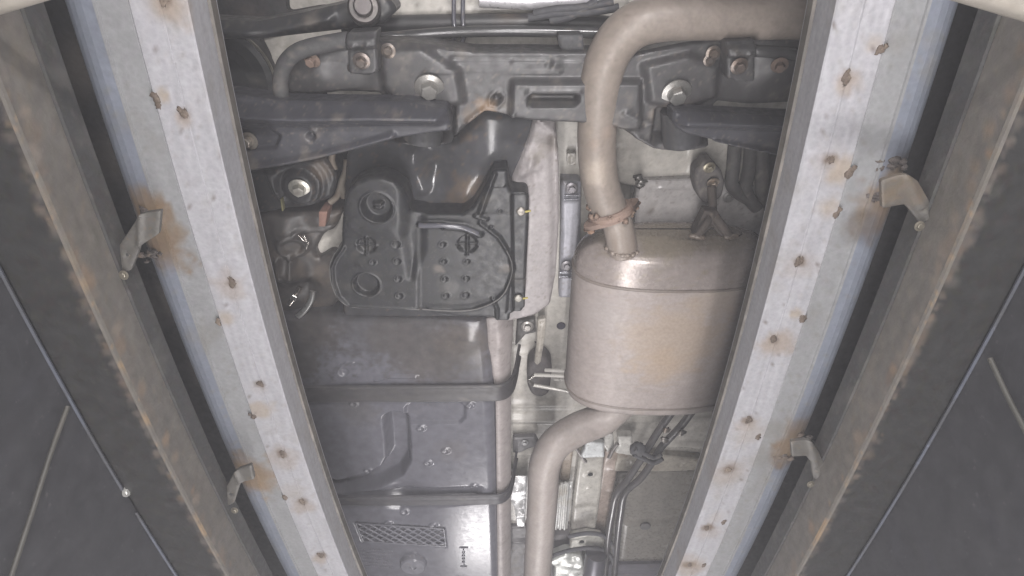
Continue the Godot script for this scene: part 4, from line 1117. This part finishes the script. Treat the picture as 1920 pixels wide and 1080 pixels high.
func canister():
	var H := 0.885
	var t := thing("canister_cover", "black moulded canister cover with round recesses and dimples, above the fuel tank straps", "canister cover", P(800, 480, H))
	var m := MB.new()
	var q := flat([645, 380, 652, 355, 668, 340, 690, 332, 715, 331, 738, 338, 755, 352, 764, 372, 768, 398, 800, 404, 865, 404, 885, 390, 905, 358, 925, 320, 951, 320, 955, 352, 960, 361, 988, 363, 992, 372, 992, 420, 988, 500, 984, 585, 978, 590, 957, 590, 955, 603, 935, 603, 920, 597, 850, 595, 815, 588, 798, 580, 760, 580, 700, 578, 655, 575, 632, 558, 620, 528, 618, 500, 626, 480, 640, 462, 642, 420], H)
	var rim := [650, 572, 634, 556, 624, 528, 622, 500, 630, 482, 643, 464]
	var fe := [disc(708, 386, H, 27, -0.016, 4), ring(708, 386, H, 30, 2.5, 0.003, 2), cap([702, 384, 714, 384], H, 3, 0.010, 2), cap([702, 392, 714, 392], H, 2, 0.006, 2), disc(687, 534, H, 23, -0.010, 3), ring(687, 534, H, 25, 1.8, 0.003, 1.5),
		disc(687, 460, H, 17, -0.007, 2), cap([670, 460, 704, 460], H, 2, 0.006, 1.5), cap([687, 444, 687, 476], H, 2, 0.006, 1.5), disc(876, 460, H, 18, -0.007, 2), cap([858, 460, 894, 460], H, 2, 0.006, 1.5), cap([876, 442, 876, 478], H, 2, 0.006, 1.5),
		cap([787, 423, 830, 423], H, 4.5, 0.012, 3), cap([834, 425, 870, 428, 900, 440], H, 5, 0.010, 4), cap([900, 418, 935, 445, 957, 480, 962, 510, 950, 545, 925, 568, 890, 581, 850, 584, 790, 582, 655, 575], H, 3, 0.006, 2.5), cap(rim, H, 3, 0.006, 2.5),
		area([785, 400, 960, 400, 960, 600, 785, 600], H, -0.003, 6), area([758, 340, 790, 340, 790, 470, 770, 520, 758, 440], H, -0.007, 14), area([640, 330, 760, 330, 770, 420, 740, 440, 640, 440], H, 0.007, 22), cap([918, 348, 945, 348], H, 2, 0.004, 2), cap([926, 326, 900, 400], H, 4, 0.006, 4), area([960, 366, 1000, 366, 1000, 590, 962, 590], H, -0.010, 3), area([955, 530, 986, 530, 982, 588, 950, 588], H, -0.004, 3), cap([923, 560, 932, 580, 932, 600], H, 2, 0.005, 2), cap([892, 405, 912, 412], H, 3, 0.008, 3)]
	for a in [[743, 458, 7], [830, 460, 5], [745, 490, 6], [832, 492, 4.5], [876, 492, 4.5], [747, 523, 5.5], [834, 525, 5], [874, 524, 5.5], [749, 555, 5.5], [836, 556, 5], [873, 555, 6], [699, 492, 4], [645, 405, 3], [938, 396, 3], [920, 427, 3]]:
		fe.append(disc(a[0], a[1], H, a[2], -0.0025, 1.8))
		fe.append(ring(a[0], a[1], H, a[2] + 1.5, 1.2, 0.0012, 1.0))
	relief(m, rounded(q, 0.004), EYE.y + H, 0.0021, paint(Color(0.022, 0.0225, 0.024), Color(0.07, 0.064, 0.056), 0.5, [spot(820, 505, H, 14, Color(0.17, 0.145, 0.125), 0.6), spot(950, 505, H, 14, Color(0.17, 0.145, 0.125), 0.5), spot(845, 540, H, 20, Color(0.13, 0.125, 0.12), 0.5)]), fe, {"edge": 0.006, "skirt": 0.04})
	commit(m, "cover_moulding", M.black_paint, t)
	m = MB.new()
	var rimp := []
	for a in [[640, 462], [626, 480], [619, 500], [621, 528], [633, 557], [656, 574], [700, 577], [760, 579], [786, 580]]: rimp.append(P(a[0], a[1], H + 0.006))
	tube(m, curve(rimp, 5), 0.0016, paint(Color(0.17, 0.165, 0.16), Color(0.07, 0.07, 0.07), 0.45), 8)  # pale tube paints the highlight along the rounded lower left lip
	commit(m, "rim_highlight", M.black_paint, t)
	m = MB.new()
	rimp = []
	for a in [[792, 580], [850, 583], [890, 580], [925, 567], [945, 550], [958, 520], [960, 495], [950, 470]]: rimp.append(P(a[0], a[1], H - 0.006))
	tube(m, curve(rimp, 5), 0.0014, paint(Color(0.13, 0.125, 0.12), Color(0.05, 0.05, 0.05), 0.2), 8)  # painted highlight carried on round the right-hand lip
	commit(m, "rim_highlight", M.black_paint, t)
	m = MB.new()
	tube(m, curve([P(786, 423, H - 0.006), P(808, 423, H - 0.008), P(834, 423, H - 0.008), P(868, 427, H - 0.006), P(896, 438, H - 0.002)], 5), 0.0045, paint(Color(0.10, 0.10, 0.115)), 14)
	commit(m, "vent_tube", M.gloss_black, t)
	for a in [[977, 396], [972, 559]]:
		m = MB.new()
		lathe(m, P(a[0], a[1], H + 0.011), Vector3.DOWN, [Vector2(0, 0.0085), Vector2(0.002, 0.008), Vector2(0.003, 0.006), Vector2(0.0035, 0.0)], paint(Color(0.20, 0.19, 0.17), DUST, 0.3), 18)
		commit(m, "fastener", M.zinc, t)
		m = MB.new()
		block(m, P(a[0] + 13, a[1], H + 0.006), Vector3(0.010, 0.003, 0.003), paint(Color(0.40, 0.34, 0.10)), 0.0005, Basis(Vector3.UP, -0.2))
		commit(m, "paint_mark", M.black_rubber, t, "yellow check mark on the fastener")

# ------------------------------------------------------------------ exhaust
func ellipse_ring(cx: float, cy: float, z: float, a: float, b: float, seg: int) -> Array:
	var r := []
	for k in seg:
		var t := TAU * k / seg
		var c := cos(t)
		var s := sin(t)
		var e := 2.0 / 2.5
		r.append(Vector3(cx + a * signf(c) * pow(absf(c), e), cy + b * signf(s) * pow(absf(s), e), z))
	return r

func loft(m: MB, rows: Array, pt: Dictionary):
	var nr := rows.size()
	var seg: int = rows[0].size()
	var ids := []
	for j in nr:
		var row := []
		for k in seg:
			var p: Vector3 = rows[j][k]
			var du: Vector3 = rows[j][(k + 1) % seg] - rows[j][(k - 1 + seg) % seg]
			var dv: Vector3 = rows[mini(j + 1, nr - 1)][k] - rows[maxi(j - 1, 0)][k]
			var nn := du.cross(dv).normalized()
			var c := Vector3.ZERO
			for i in range(0, seg, seg / 8): c += rows[j][i] / 8.0
			if j > 0 and j < nr - 1 or true:
				var outd := (p - c)
				if outd.length() > 1e-5 and nn.dot(outd) < 0.0 and absf(nn.z) < 0.97: nn = -nn
				if absf(nn.z) >= 0.97: nn = Vector3(0, 0, 1) if j > nr / 2 else Vector3(0, 0, -1)
			row.append(m.put(p, nn, tint(pt, p)))
		ids.append(row)
		if j > 0:
			for k in seg: m.quad(ids[j - 1][k], ids[j - 1][(k + 1) % seg], row[(k + 1) % seg], row[k])

func exhaust():
	var cx := 0.298
	var cy := EYE.y + 0.94
	var a := 0.184
	var b := 0.09
	var t := thing("silencer", "big beige oval exhaust silencer with seamed ends, right of the fuel tank", "silencer", Vector3(cx, cy, -0.7))
	var dirtb := [spot(1260, 640, 0.85, 120, Color(0.37, 0.29, 0.215), 0.6), spot(1240, 690, 0.85, 60, Color(0.37, 0.28, 0.20), 0.5), spot(1340, 560, 0.86, 60, Color(0.34, 0.28, 0.225), 0.5), spot(1120, 600, 0.86, 60, Color(0.33, 0.30, 0.285), 0.5)]
	for i in 46: dirtb.append(spot(rng.randf_range(1070, 1390), rng.randf_range(555, 750), 0.852, rng.randf_range(2, 6), Color(0.25, 0.2, 0.17), rng.randf_range(0.2, 0.6)))
	for i in 12: dirtb.append(spot(1140 - i * 0.6, 655 + i * 2.0, 0.855, 3, Color(0.27, 0.23, 0.2), 0.5))
	var m := MB.new()
	var seg := 144
	var rows := []
	for i in 90:
		var z := lerpf(-0.859, -0.573, i / 89.0)
		rows.append(ellipse_ring(cx, cy, z, a, b, seg))
	loft(m, rows, paint(BEIGE, Color(0.29, 0.245, 0.205), 0.7, dirtb))
	commit(m, "body_shell", M.exhaust, t)
	# seam beads
	for z in [-0.5725, -0.8595]:
		m = MB.new()
		rows = []
		for q in [[-0.003, -0.0015], [-0.0022, 0.0012], [0.0, 0.002], [0.0022, 0.0012], [0.003, -0.0015]]:
			rows.append(ellipse_ring(cx, cy, z + q[0], a + q[1], b + q[1], seg))
		loft(m, rows, paint(Color(0.20, 0.17, 0.15), Color(0.15, 0.12, 0.10), 0.4))
		commit(m, "seam", M.exhaust, t)
	# rear cap (towards the flange): rounded shoulder, domed face
	m = MB.new()
	rows = []
	var capd := [[-0.570, 0.001], [-0.556, 0.002], [-0.544, 0.0055], [-0.534, 0.0105], [-0.525, 0.017], [-0.517, 0.025], [-0.511, 0.034], [-0.506, 0.044], [-0.502, 0.056], [-0.499, 0.068], [-0.497, 0.080]]
	var prev: Array = []
	for i in capd.size() - 1:
		for k in 3:
			var f := k / 3.0
			rows.append(ellipse_ring(cx, cy, lerpf(capd[i][0], capd[i + 1][0], f), a - lerpf(capd[i][1], capd[i + 1][1], f), b - lerpf(capd[i][1], capd[i + 1][1], f), seg))
	rows.append(ellipse_ring(cx, cy, -0.4965, a - 0.086, 0.002, seg))
	var olive := Color(0.29, 0.25, 0.195)
	loft(m, rows, paint(BEIGE, Color(0.26, 0.22, 0.175), 0.6, [spot(1250, 425, 0.93, 95, olive, 0.85), spot(1340, 430, 0.93, 80, olive, 0.8), spot(1150, 430, 0.93, 60, olive, 0.7), spot(1250, 450, 0.9, 70, olive, 0.7), spot(1330, 445, 0.9, 50, Color(0.2, 0.17, 0.14), 0.6)]))
	commit(m, "rear_cap", M.exhaust_cap, t)
	m = MB.new()
	rows = []
	for q in [[-0.862, 0.001], [-0.872, 0.002], [-0.880, 0.005], [-0.886, 0.010], [-0.889, 0.017], [-0.890, 0.03], [-0.890, 0.06], [-0.890, 0.088]]:
		rows.append(ellipse_ring(cx, cy, q[0], a - q[1], b - q[1], seg))
	rows.reverse()
	loft(m, rows, paint(BEIGE, Color(0.29, 0.24, 0.20), 0.6))
	commit(m, "front_cap", M.exhaust, t)
	# stub and flange
	m = MB.new()
	tube(m, [P(1168, 472, 0.90), P(1163, 440, 0.897), P(1155, 405, 0.895), P(1150, 392, 0.895)], [0.0262, 0.026, 0.0258, 0.0258], paint(Color(0.30, 0.26, 0.23), Color(0.22, 0.17, 0.135), 0.35), 28)
	commit(m, "stub_pipe", M.exhaust, t)
	m = MB.new()
	for i in 30:
		var an := TAU * (i + rng.randf()) / 30
		lump(m, P(1168, 468, 0.90) + Vector3(cos(an) * 0.0275, sin(an) * 0.0275, 0.004), Vector3(0.0045, 0.0045, 0.0035) * rng.randf_range(0.6, 1.2), paint(Color(0.29, 0.245, 0.21), BROWN, 0.4), 0.5, 8)
	commit(m, "weld_bead", M.exhaust, t)
	flange(t, P(1147, 402, 0.895))
	# front pipe that leaves the silencer
	m = MB.new()
	var fp := curve(path3([1165, 752, 0.90, 1128, 785, 0.89, 1080, 806, 0.87, 1042, 832, 0.845, 1022, 870, 0.83, 1018, 920, 0.825, 1014, 980, 0.82, 1009, 1050, 0.815, 1004, 1140, 0.81, 1000, 1230, 0.81]), 8)
	var rad := []
	for i in fp.size(): rad.append(lerpf(0.036, 0.0335, minf(1.0, i / 30.0)))
	tube(m, fp, rad, paint(Color(0.31, 0.275, 0.255), Color(0.26, 0.22, 0.19), 0.6), 36)
	commit(m, "front_pipe", M.exhaust, t)
	# hanger bracket on the rear cap
	m = MB.new()
	var hp := paint(Color(0.06, 0.048, 0.040), BROWN, 0.5)
	tube(m, curve(path3([1334, 350, 0.955, 1336, 385, 0.94, 1335, 405, 0.925]), 4), 0.0075, hp, 10)
	relief(m, flat([1322, 396, 1346, 396, 1372, 440, 1352, 446, 1336, 424, 1318, 446, 1300, 440], 0.915), EYE.y + 0.915, 0.003, paint(Color(0.05, 0.04, 0.034), BROWN, 0.5), [cap([1336, 400, 1336, 416], 0.915, 4, 0.004, 3)], {"edge": 0.003, "skirt": 0.02})
	for q in [[1334, 400, 1326, 418, 1308, 442], [1337, 400, 1350, 418, 1368, 442]]:
		tube(m, curve([P(q[0], q[1], 0.925), P(q[2], q[3], 0.908), P(q[4], q[5], 0.90)], 4), 0.008, hp, 10, 0.6)
	commit(m, "hanger_bracket", M.rust, t, "short corroded brown hanger bracket")
	for q in [[1304, 442, 1312, 444], [1376, 440, 1368, 444]]:
		m = MB.new()
		for k in 2: lump(m, P(q[k * 2], q[k * 2 + 1], 0.90), Vector3(0.011, 0.005, 0.005), paint(Color(0.12, 0.095, 0.075), BROWN, 0.3), 0.7, 8)
		commit(m, "weld_bead", M.exhaust, t)
	# hanger rods on the left side
	m = MB.new()
	for q in [[1022, 694, 1075, 696], [1002, 703, 1075, 706], [1000, 722, 1075, 736], [1040, 711, 1075, 712]]:
		tube(m, [P(q[0], q[1], 0.985), P(q[2], q[3], 0.965)], 0.0042, paint(Color(0.62, 0.6, 0.56), BROWN, 0.45), 12)
	commit(m, "hanger_rod", M.foil, t, "bright hanger rods")
	m = MB.new()
	tube(m, curve([P(1002, 703, 0.985), P(992, 712, 0.985), P(1000, 722, 0.985)], 5), 0.0042, paint(Color(0.5, 0.48, 0.45), BROWN, 0.3), 10)
	commit(m, "hanger_loop", M.chrome, t)
	# rear pipe
	t = thing("tail_pipe", "beige exhaust pipe bending from the flange up and off to the right", "exhaust pipe", P(1130, 200, 0.89))
	m = MB.new()
	var tp := curve(path3([1146, 408, 0.895, 1140, 388, 0.897, 1130, 360, 0.90, 1122, 320, 0.90, 1119, 270, 0.895, 1121, 220, 0.89, 1124, 175, 0.885, 1130, 135, 0.882, 1144, 98, 0.88, 1168, 65, 0.878, 1202, 43, 0.876, 1250, 33, 0.875, 1310, 31, 0.875, 1400, 30, 0.875, 1500, 29, 0.875, 1640, 28, 0.875]), 7)
	rad = []
	for i in tp.size(): rad.append(0.0305 + 0.002 * (1.0 - smoothstep(0.0, 10.0, i)))
	var tpt := paint(Color(0.235, 0.20, 0.172), Color(0.175, 0.145, 0.12), 0.6, [spot(1115, 275, 0.86, 16, Color(0.26, 0.20, 0.16), 0.7), spot(1140, 250, 0.86, 18, Color(0.28, 0.22, 0.18), 0.6), spot(1100, 250, 0.86, 18, Color(0.3, 0.25, 0.2), 0.5), spot(1115, 330, 0.86, 40, Color(0.42, 0.36, 0.30), 0.7), spot(1510, 45, 0.86, 40, Color(0.2, 0.18, 0.16), 0.6)])
	tube(m, tp, rad, tpt, 40)
	commit(m, "pipe", M.exhaust, t)
	# flange half on the pipe
	var f2 := MB.new()
	lathe(f2, P(1145, 398, 0.896), (P(1140, 388, 0.897) - P(1146, 408, 0.895)), [Vector2(-0.004, 0.03), Vector2(-0.004, 0.039), Vector2(0.004, 0.039), Vector2(0.008, 0.035), Vector2(0.008, 0.026)], paint(Color(0.26, 0.185, 0.15), Color(0.17, 0.105, 0.07), 0.2), 32)
	for i in 18:
		var an := TAU * i / 18 + rng.randf() * 0.3
		lump(f2, P(1145, 398, 0.896) + Vector3(cos(an) * 0.037, sin(an) * 0.037, rng.randf_range(-0.002, 0.010)), Vector3(0.0045, 0.0045, 0.005) * rng.randf_range(0.5, 1.2), paint(Color(0.22, 0.155, 0.12), RUST2, 0.2), 0.8, 8)
	commit(f2, "collar", M.rust, t, "rusty collar where the pipe meets the silencer's flange")

func flange(t: Node, c: Vector3):
	var m := MB.new()
	var ax := (P(1140, 384, 0.897) - P(1152, 420, 0.895)).normalized()
	var u := Vector3(1, 0, 0)
	u = (u - ax * u.dot(ax)).normalized()
	var w := ax.cross(u)
	var dirr := (u * 0.94 + w * 0.34).normalized()
	var d2 := ax.cross(dirr)
	var rows := []
	for s in [[-0.004, 0.0], [-0.004, 1.0], [0.004, 1.0], [0.004, 0.0]]:
		var row := []
		for k in 48:
			var an := TAU * k / 48
			var r := 0.033 + 0.020 * pow(absf(cos(an)), 4.0)
			row.append(c + ax * s[0] + (dirr * cos(an) * r + d2 * sin(an) * 0.034) * maxf(s[1], 0.01))
		rows.append(row)
	var pt := paint(Color(0.27, 0.195, 0.16), Color(0.19, 0.125, 0.09), 0.2)
	for j in 3:
		var nn0: Vector3 = [-ax, Vector3.ZERO, ax][j]
		for k in 48:
			var q := [rows[j][k], rows[j][(k + 1) % 48], rows[j + 1][(k + 1) % 48], rows[j + 1][k]]
			var ids := []
			for p in q: ids.append(m.put(p, nn0 if j != 1 else (p - c - ax * (p - c).dot(ax)).normalized(), tint(pt, p)))
			m.quad(ids[0], ids[1], ids[2], ids[3])
	commit(m, "flange", M.rust, t, "rusty two-eared flange")
	for k in [-1.0, 1.0]: bolt(t, c + dirr * 0.044 * k - ax * 0.003, 0.0065, M.rust, paint(Color(0.25, 0.16, 0.11), RUST2, 0.2), -ax, "flange_bolt", 1.1)

# ------------------------------------------------------------------ hangers, hoses, lines
func small_things():
	# rubber hanger above the silencer
	var t := thing("rubber_hanger", "dark oval rubber hanger with bolts, above the silencer's rear end", "hanger", P(1330, 335, 1.0))
	var m := MB.new()
	relief(m, rounded(flat([1322, 302, 1338, 302, 1342, 310, 1354, 320, 1360, 342, 1356, 366, 1344, 380, 1324, 384, 1310, 372, 1303, 348, 1304, 322, 1316, 310], 0.965), 0.008), EYE.y + 0.965, 0.003, paint(Color(0.085, 0.078, 0.075), DUST, 0.45), [disc(1336, 342, 0.965, 9, -0.006, 3)], {"edge": 0.006, "skirt": 0.03})
	commit(m, "rubber_body", M.black_rubber, t)
	bolt(t, P(1330, 314, 0.960), 0.006, M.zinc, paint(Color(0.42, 0.40, 0.30), BROWN, 0.3), Vector3(0, -1, -0.2), "bolt", 1.0)
	bolt(t, P(1337, 342, 0.963), 0.006, M.zinc, paint(Color(0.5, 0.42, 0.34), BROWN, 0.2), Vector3(0, -1, -0.4), "stud", 1.2)
	# rubber hanger left of the silencer and the strip over it
	t = thing("rubber_hanger", "dark upright rubber hanger on the floor between tank and silencer", "hanger", P(1012, 712, 1.08))
	m = MB.new()
	relief(m, rounded(flat([990, 690, 1000, 678, 1022, 672, 1036, 690, 1030, 740, 1014, 748, 996, 742, 988, 722], 1.06), 0.012), EYE.y + 1.06, 0.004, paint(Color(0.12, 0.11, 0.11), DUST, 0.6), [], {"edge": 0.010, "skirt": 0.04})
	commit(m, "rubber_body", M.black_rubber, t)
	m = MB.new()
	relief(m, rounded(flat([1008, 600, 1024, 598, 1022, 630, 1018, 655, 1014, 680, 1007, 686, 1002, 680, 1006, 650], 1.05), 0.003), EYE.y + 1.05, 0.0028, paint(Color(0.44, 0.41, 0.36), BROWN, 0.5), [disc(1016, 604, 1.05, 2.5, -0.004, 1), disc(1006, 681, 1.05, 2, -0.004, 1), cap([1016, 612, 1010, 668], 1.05, 2, 0.003, 2), hump(1010, 656, 1.05, 4, 0.004)], {"edge": 0.003, "skirt": 0.012})
	solo(m, "support_strip", M.body_paint, "narrow pale steel support strip running down to the upright rubber hanger", "bracket")
	# hoses lower right
	t = thing("fuel_hose", "pair of dark fuel hoses running down from the silencer to the right lower corner", "hose", P(1200, 880, 1.0))
	for q in [[1262, 770, 1236, 806, 1216, 838, 1196, 870, 1176, 900, 1156, 926, 1148, 960, 1140, 1010, 1134, 1080, 1130, 1140], [1300, 768, 1274, 802, 1240, 838, 1222, 868, 1200, 898, 1172, 924, 1164, 960, 1158, 1010, 1152, 1080, 1148, 1140]]:
		m = MB.new()
		var pp := []
		for i in range(0, q.size(), 2): pp.append(P(q[i], q[i + 1], 1.03))
		tube(m, curve(pp, 5), 0.0095, paint(Color(0.10, 0.095, 0.097), DUST, 0.6), 14)
		commit(m, "hose", M.tank_plastic, t)
	m = MB.new()
	for q in [[1190, 842, 1208, 850, 1226, 858, 1240, 852], [1188, 852, 1206, 860, 1226, 868, 1242, 860]]:
		var pp := []
		for i in range(0, q.size(), 2): pp.append(P(q[i], q[i + 1], 1.0))
		tube(m, curve(pp, 4), 0.006, paint(Color(0.075, 0.075, 0.08)), 10)
	lump(m, P(1196, 842, 1.01), Vector3(0.022, 0.016, 0.020), paint(Color(0.07, 0.07, 0.075), DUST, 0.6), 0.3)
	commit(m, "hose_clip", M.black_rubber, t)
	m = MB.new()
	for q in [[1246, 824], [1278, 812], [1250, 806]]: lump(m, P(q[0], q[1], 1.012), Vector3(0.010, 0.006, 0.008), paint(Color(0.3, 0.28, 0.26), BROWN, 0.2), 0.8)
	commit(m, "clamp", M.zinc, t)
	# white bracket and flap beside the front pipe
	t = thing("shield_bracket", "bright plain metal bracket plate between front pipe and hoses", "bracket", P(1115, 845, 1.03))
	m = MB.new()
	relief(m, rounded(flat([1099, 829, 1132, 832, 1133, 856, 1088, 858, 1096, 844], 1.02), 0.003), EYE.y + 1.02, 0.003, paint(Color(0.58, 0.60, 0.60), DUST, 0.7), [cap([1094, 856, 1132, 855], 1.02, 2, 0.004, 2)], {"edge": 0.003, "skirt": 0.012})
	commit(m, "plate", M.galvanised, t)
	m = MB.new()
	relief(m, rounded(flat([1084, 822, 1150, 815, 1152, 836, 1140, 850, 1126, 830, 1098, 828, 1086, 842], 1.05), 0.003), EYE.y + 1.05, 0.004, paint(Color(0.50, 0.49, 0.46), DUST, 0.6), [], {"edge": 0.004, "skirt": 0.02})
	relief(m, rounded(flat([1158, 820, 1186, 820, 1188, 846, 1196, 854, 1152, 848, 1160, 838], 1.05), 0.003), EYE.y + 1.05, 0.004, paint(Color(0.50, 0.49, 0.46), DUST, 0.6), [cap([1152, 846, 1196, 854], 1.05, 2, 0.005, 1.5)], {"edge": 0.004, "skirt": 0.02})
	commit(m, "wing_plate", M.body_paint, t)
	for q in [[1077, 836, 1084, 846, 1098, 866], [1158, 832, 1150, 842, 1142, 858]]:
		m = MB.new()
		tube(m, curve([P(q[0], q[1], 1.03), P(q[2], q[3], 1.03), P(q[4], q[5], 1.03)], 4), 0.005, paint(Color(0.3, 0.28, 0.27), DUST, 0.3), 10)
		commit(m, "wire_leg", M.zinc, t)
	# end of a cable cover at the bottom
	t = thing("joint_cover", "shiny plain metal joint cover with dark rings, at the bottom between pipe and hoses", "cover", P(1095, 1050, 1.03))
	m = MB.new()
	relief(m, rounded(flat([1070, 1010, 1100, 1004, 1128, 1008, 1140, 1026, 1100, 1024, 1068, 1030], 1.05), 0.004), EYE.y + 1.05, 0.004, paint(Color(0.50, 0.49, 0.45), DUST, 0.4), [disc(1091, 1016, 1.05, 4, -0.005, 1), ring(1091, 1016, 1.05, 7, 2, 0.003, 2)], {"edge": 0.005, "skirt": 0.02})
	commit(m, "saddle", M.galvanised, t)
	for q in [[1025, 1046, 1068, 1032, 1110, 1028, 1140, 1036, 1152, 1060], [1066, 1006, 1100, 1000, 1130, 1004, 1148, 1022, 1154, 1050]]:
		m = MB.new()
		var pp := []
		for i in range(0, q.size(), 2): pp.append(P(q[i], q[i + 1], 1.03))
		tube(m, curve(pp, 5), 0.006, paint(Color(0.09, 0.09, 0.10), DUST, 0.5), 10)
		commit(m, "dark_ring", M.black_rubber, t)
	m = MB.new()
	var fo := []
	for i in 16: fo.append(hump(rng.randf_range(1030, 1100), rng.randf_range(1044, 1100), 1.04, rng.randf_range(6, 12), rng.randf_range(-0.008, 0.008)))
	relief(m, rounded(flat([1026, 1054, 1060, 1040, 1090, 1044, 1096, 1060, 1104, 1120, 1036, 1120, 1040, 1064], 1.04), 0.006), EYE.y + 1.04, 0.004, paint(Color(0.62, 0.63, 0.60), DUST, 0.6), fo, {"edge": 0.006, "skirt": 0.03})
	commit(m, "bright_cover", M.foil, t)
	m = MB.new()
	tube(m, [P(1118, 1038, 1.02), P(1112, 1080, 1.0), P(1108, 1140, 0.99)], 0.032, paint(Color(0.20, 0.195, 0.22), DUST, 0.5), 28)
	commit(m, "round_housing", M.zinc, t)
	# pair of brake lines at the top
	for i in 2:
		m = MB.new()
		var x := 851.0 + i * 17.0
		var bend := -16.0 if i == 0 else -6.0
		tube(m, curve(path3([x + 1, -60, 0.975, x, 0, 0.975, x, 40, 0.97, x + 2, 70, 0.96, x - 1 + bend * 0.4, 82, 0.95, x + bend, 94, 0.94, x + bend - 6, 104, 0.93]), 5), 0.0034, paint(Color(0.11, 0.11, 0.13), DUST, 0.6), 10)
		solo(m, "brake_line", M.tank_plastic, "thin dark brake line behind the stabiliser bar, the %s one" % ["more bent", "straighter"][i], "brake line", "thin brake lines")
	# harness at the top beside the bend of the pipe
	t = thing("wiring_harness", "bundle of dark wires and clips at the top, left of the exhaust bend", "wiring", P(1070, 50, 0.95))
	m = MB.new()
	for q in [[1000, 26, 1040, 18, 1090, 14, 1150, 4], [990, 34, 1040, 26, 1095, 24, 1160, 14], [1030, 38, 1060, 34, 1090, 20, 1120, 0]]:
		var pp := []
		for i in range(0, q.size(), 2): pp.append(P(q[i], q[i + 1], 0.95))
		tube(m, curve(pp, 5), 0.006, paint(Color(0.06, 0.06, 0.065), DUST, 0.5), 10)
	commit(m, "wires", M.black_rubber, t)
	m = MB.new()
	relief(m, rounded(flat([1046, 66, 1094, 66, 1096, 98, 1058, 100, 1048, 88], 0.9), 0.004), EYE.y + 0.9, 0.004, paint(Color(0.06, 0.06, 0.062), DUST, 0.5), [], {"edge": 0.004, "skirt": 0.03})
	commit(m, "clip", M.black_rubber, t)
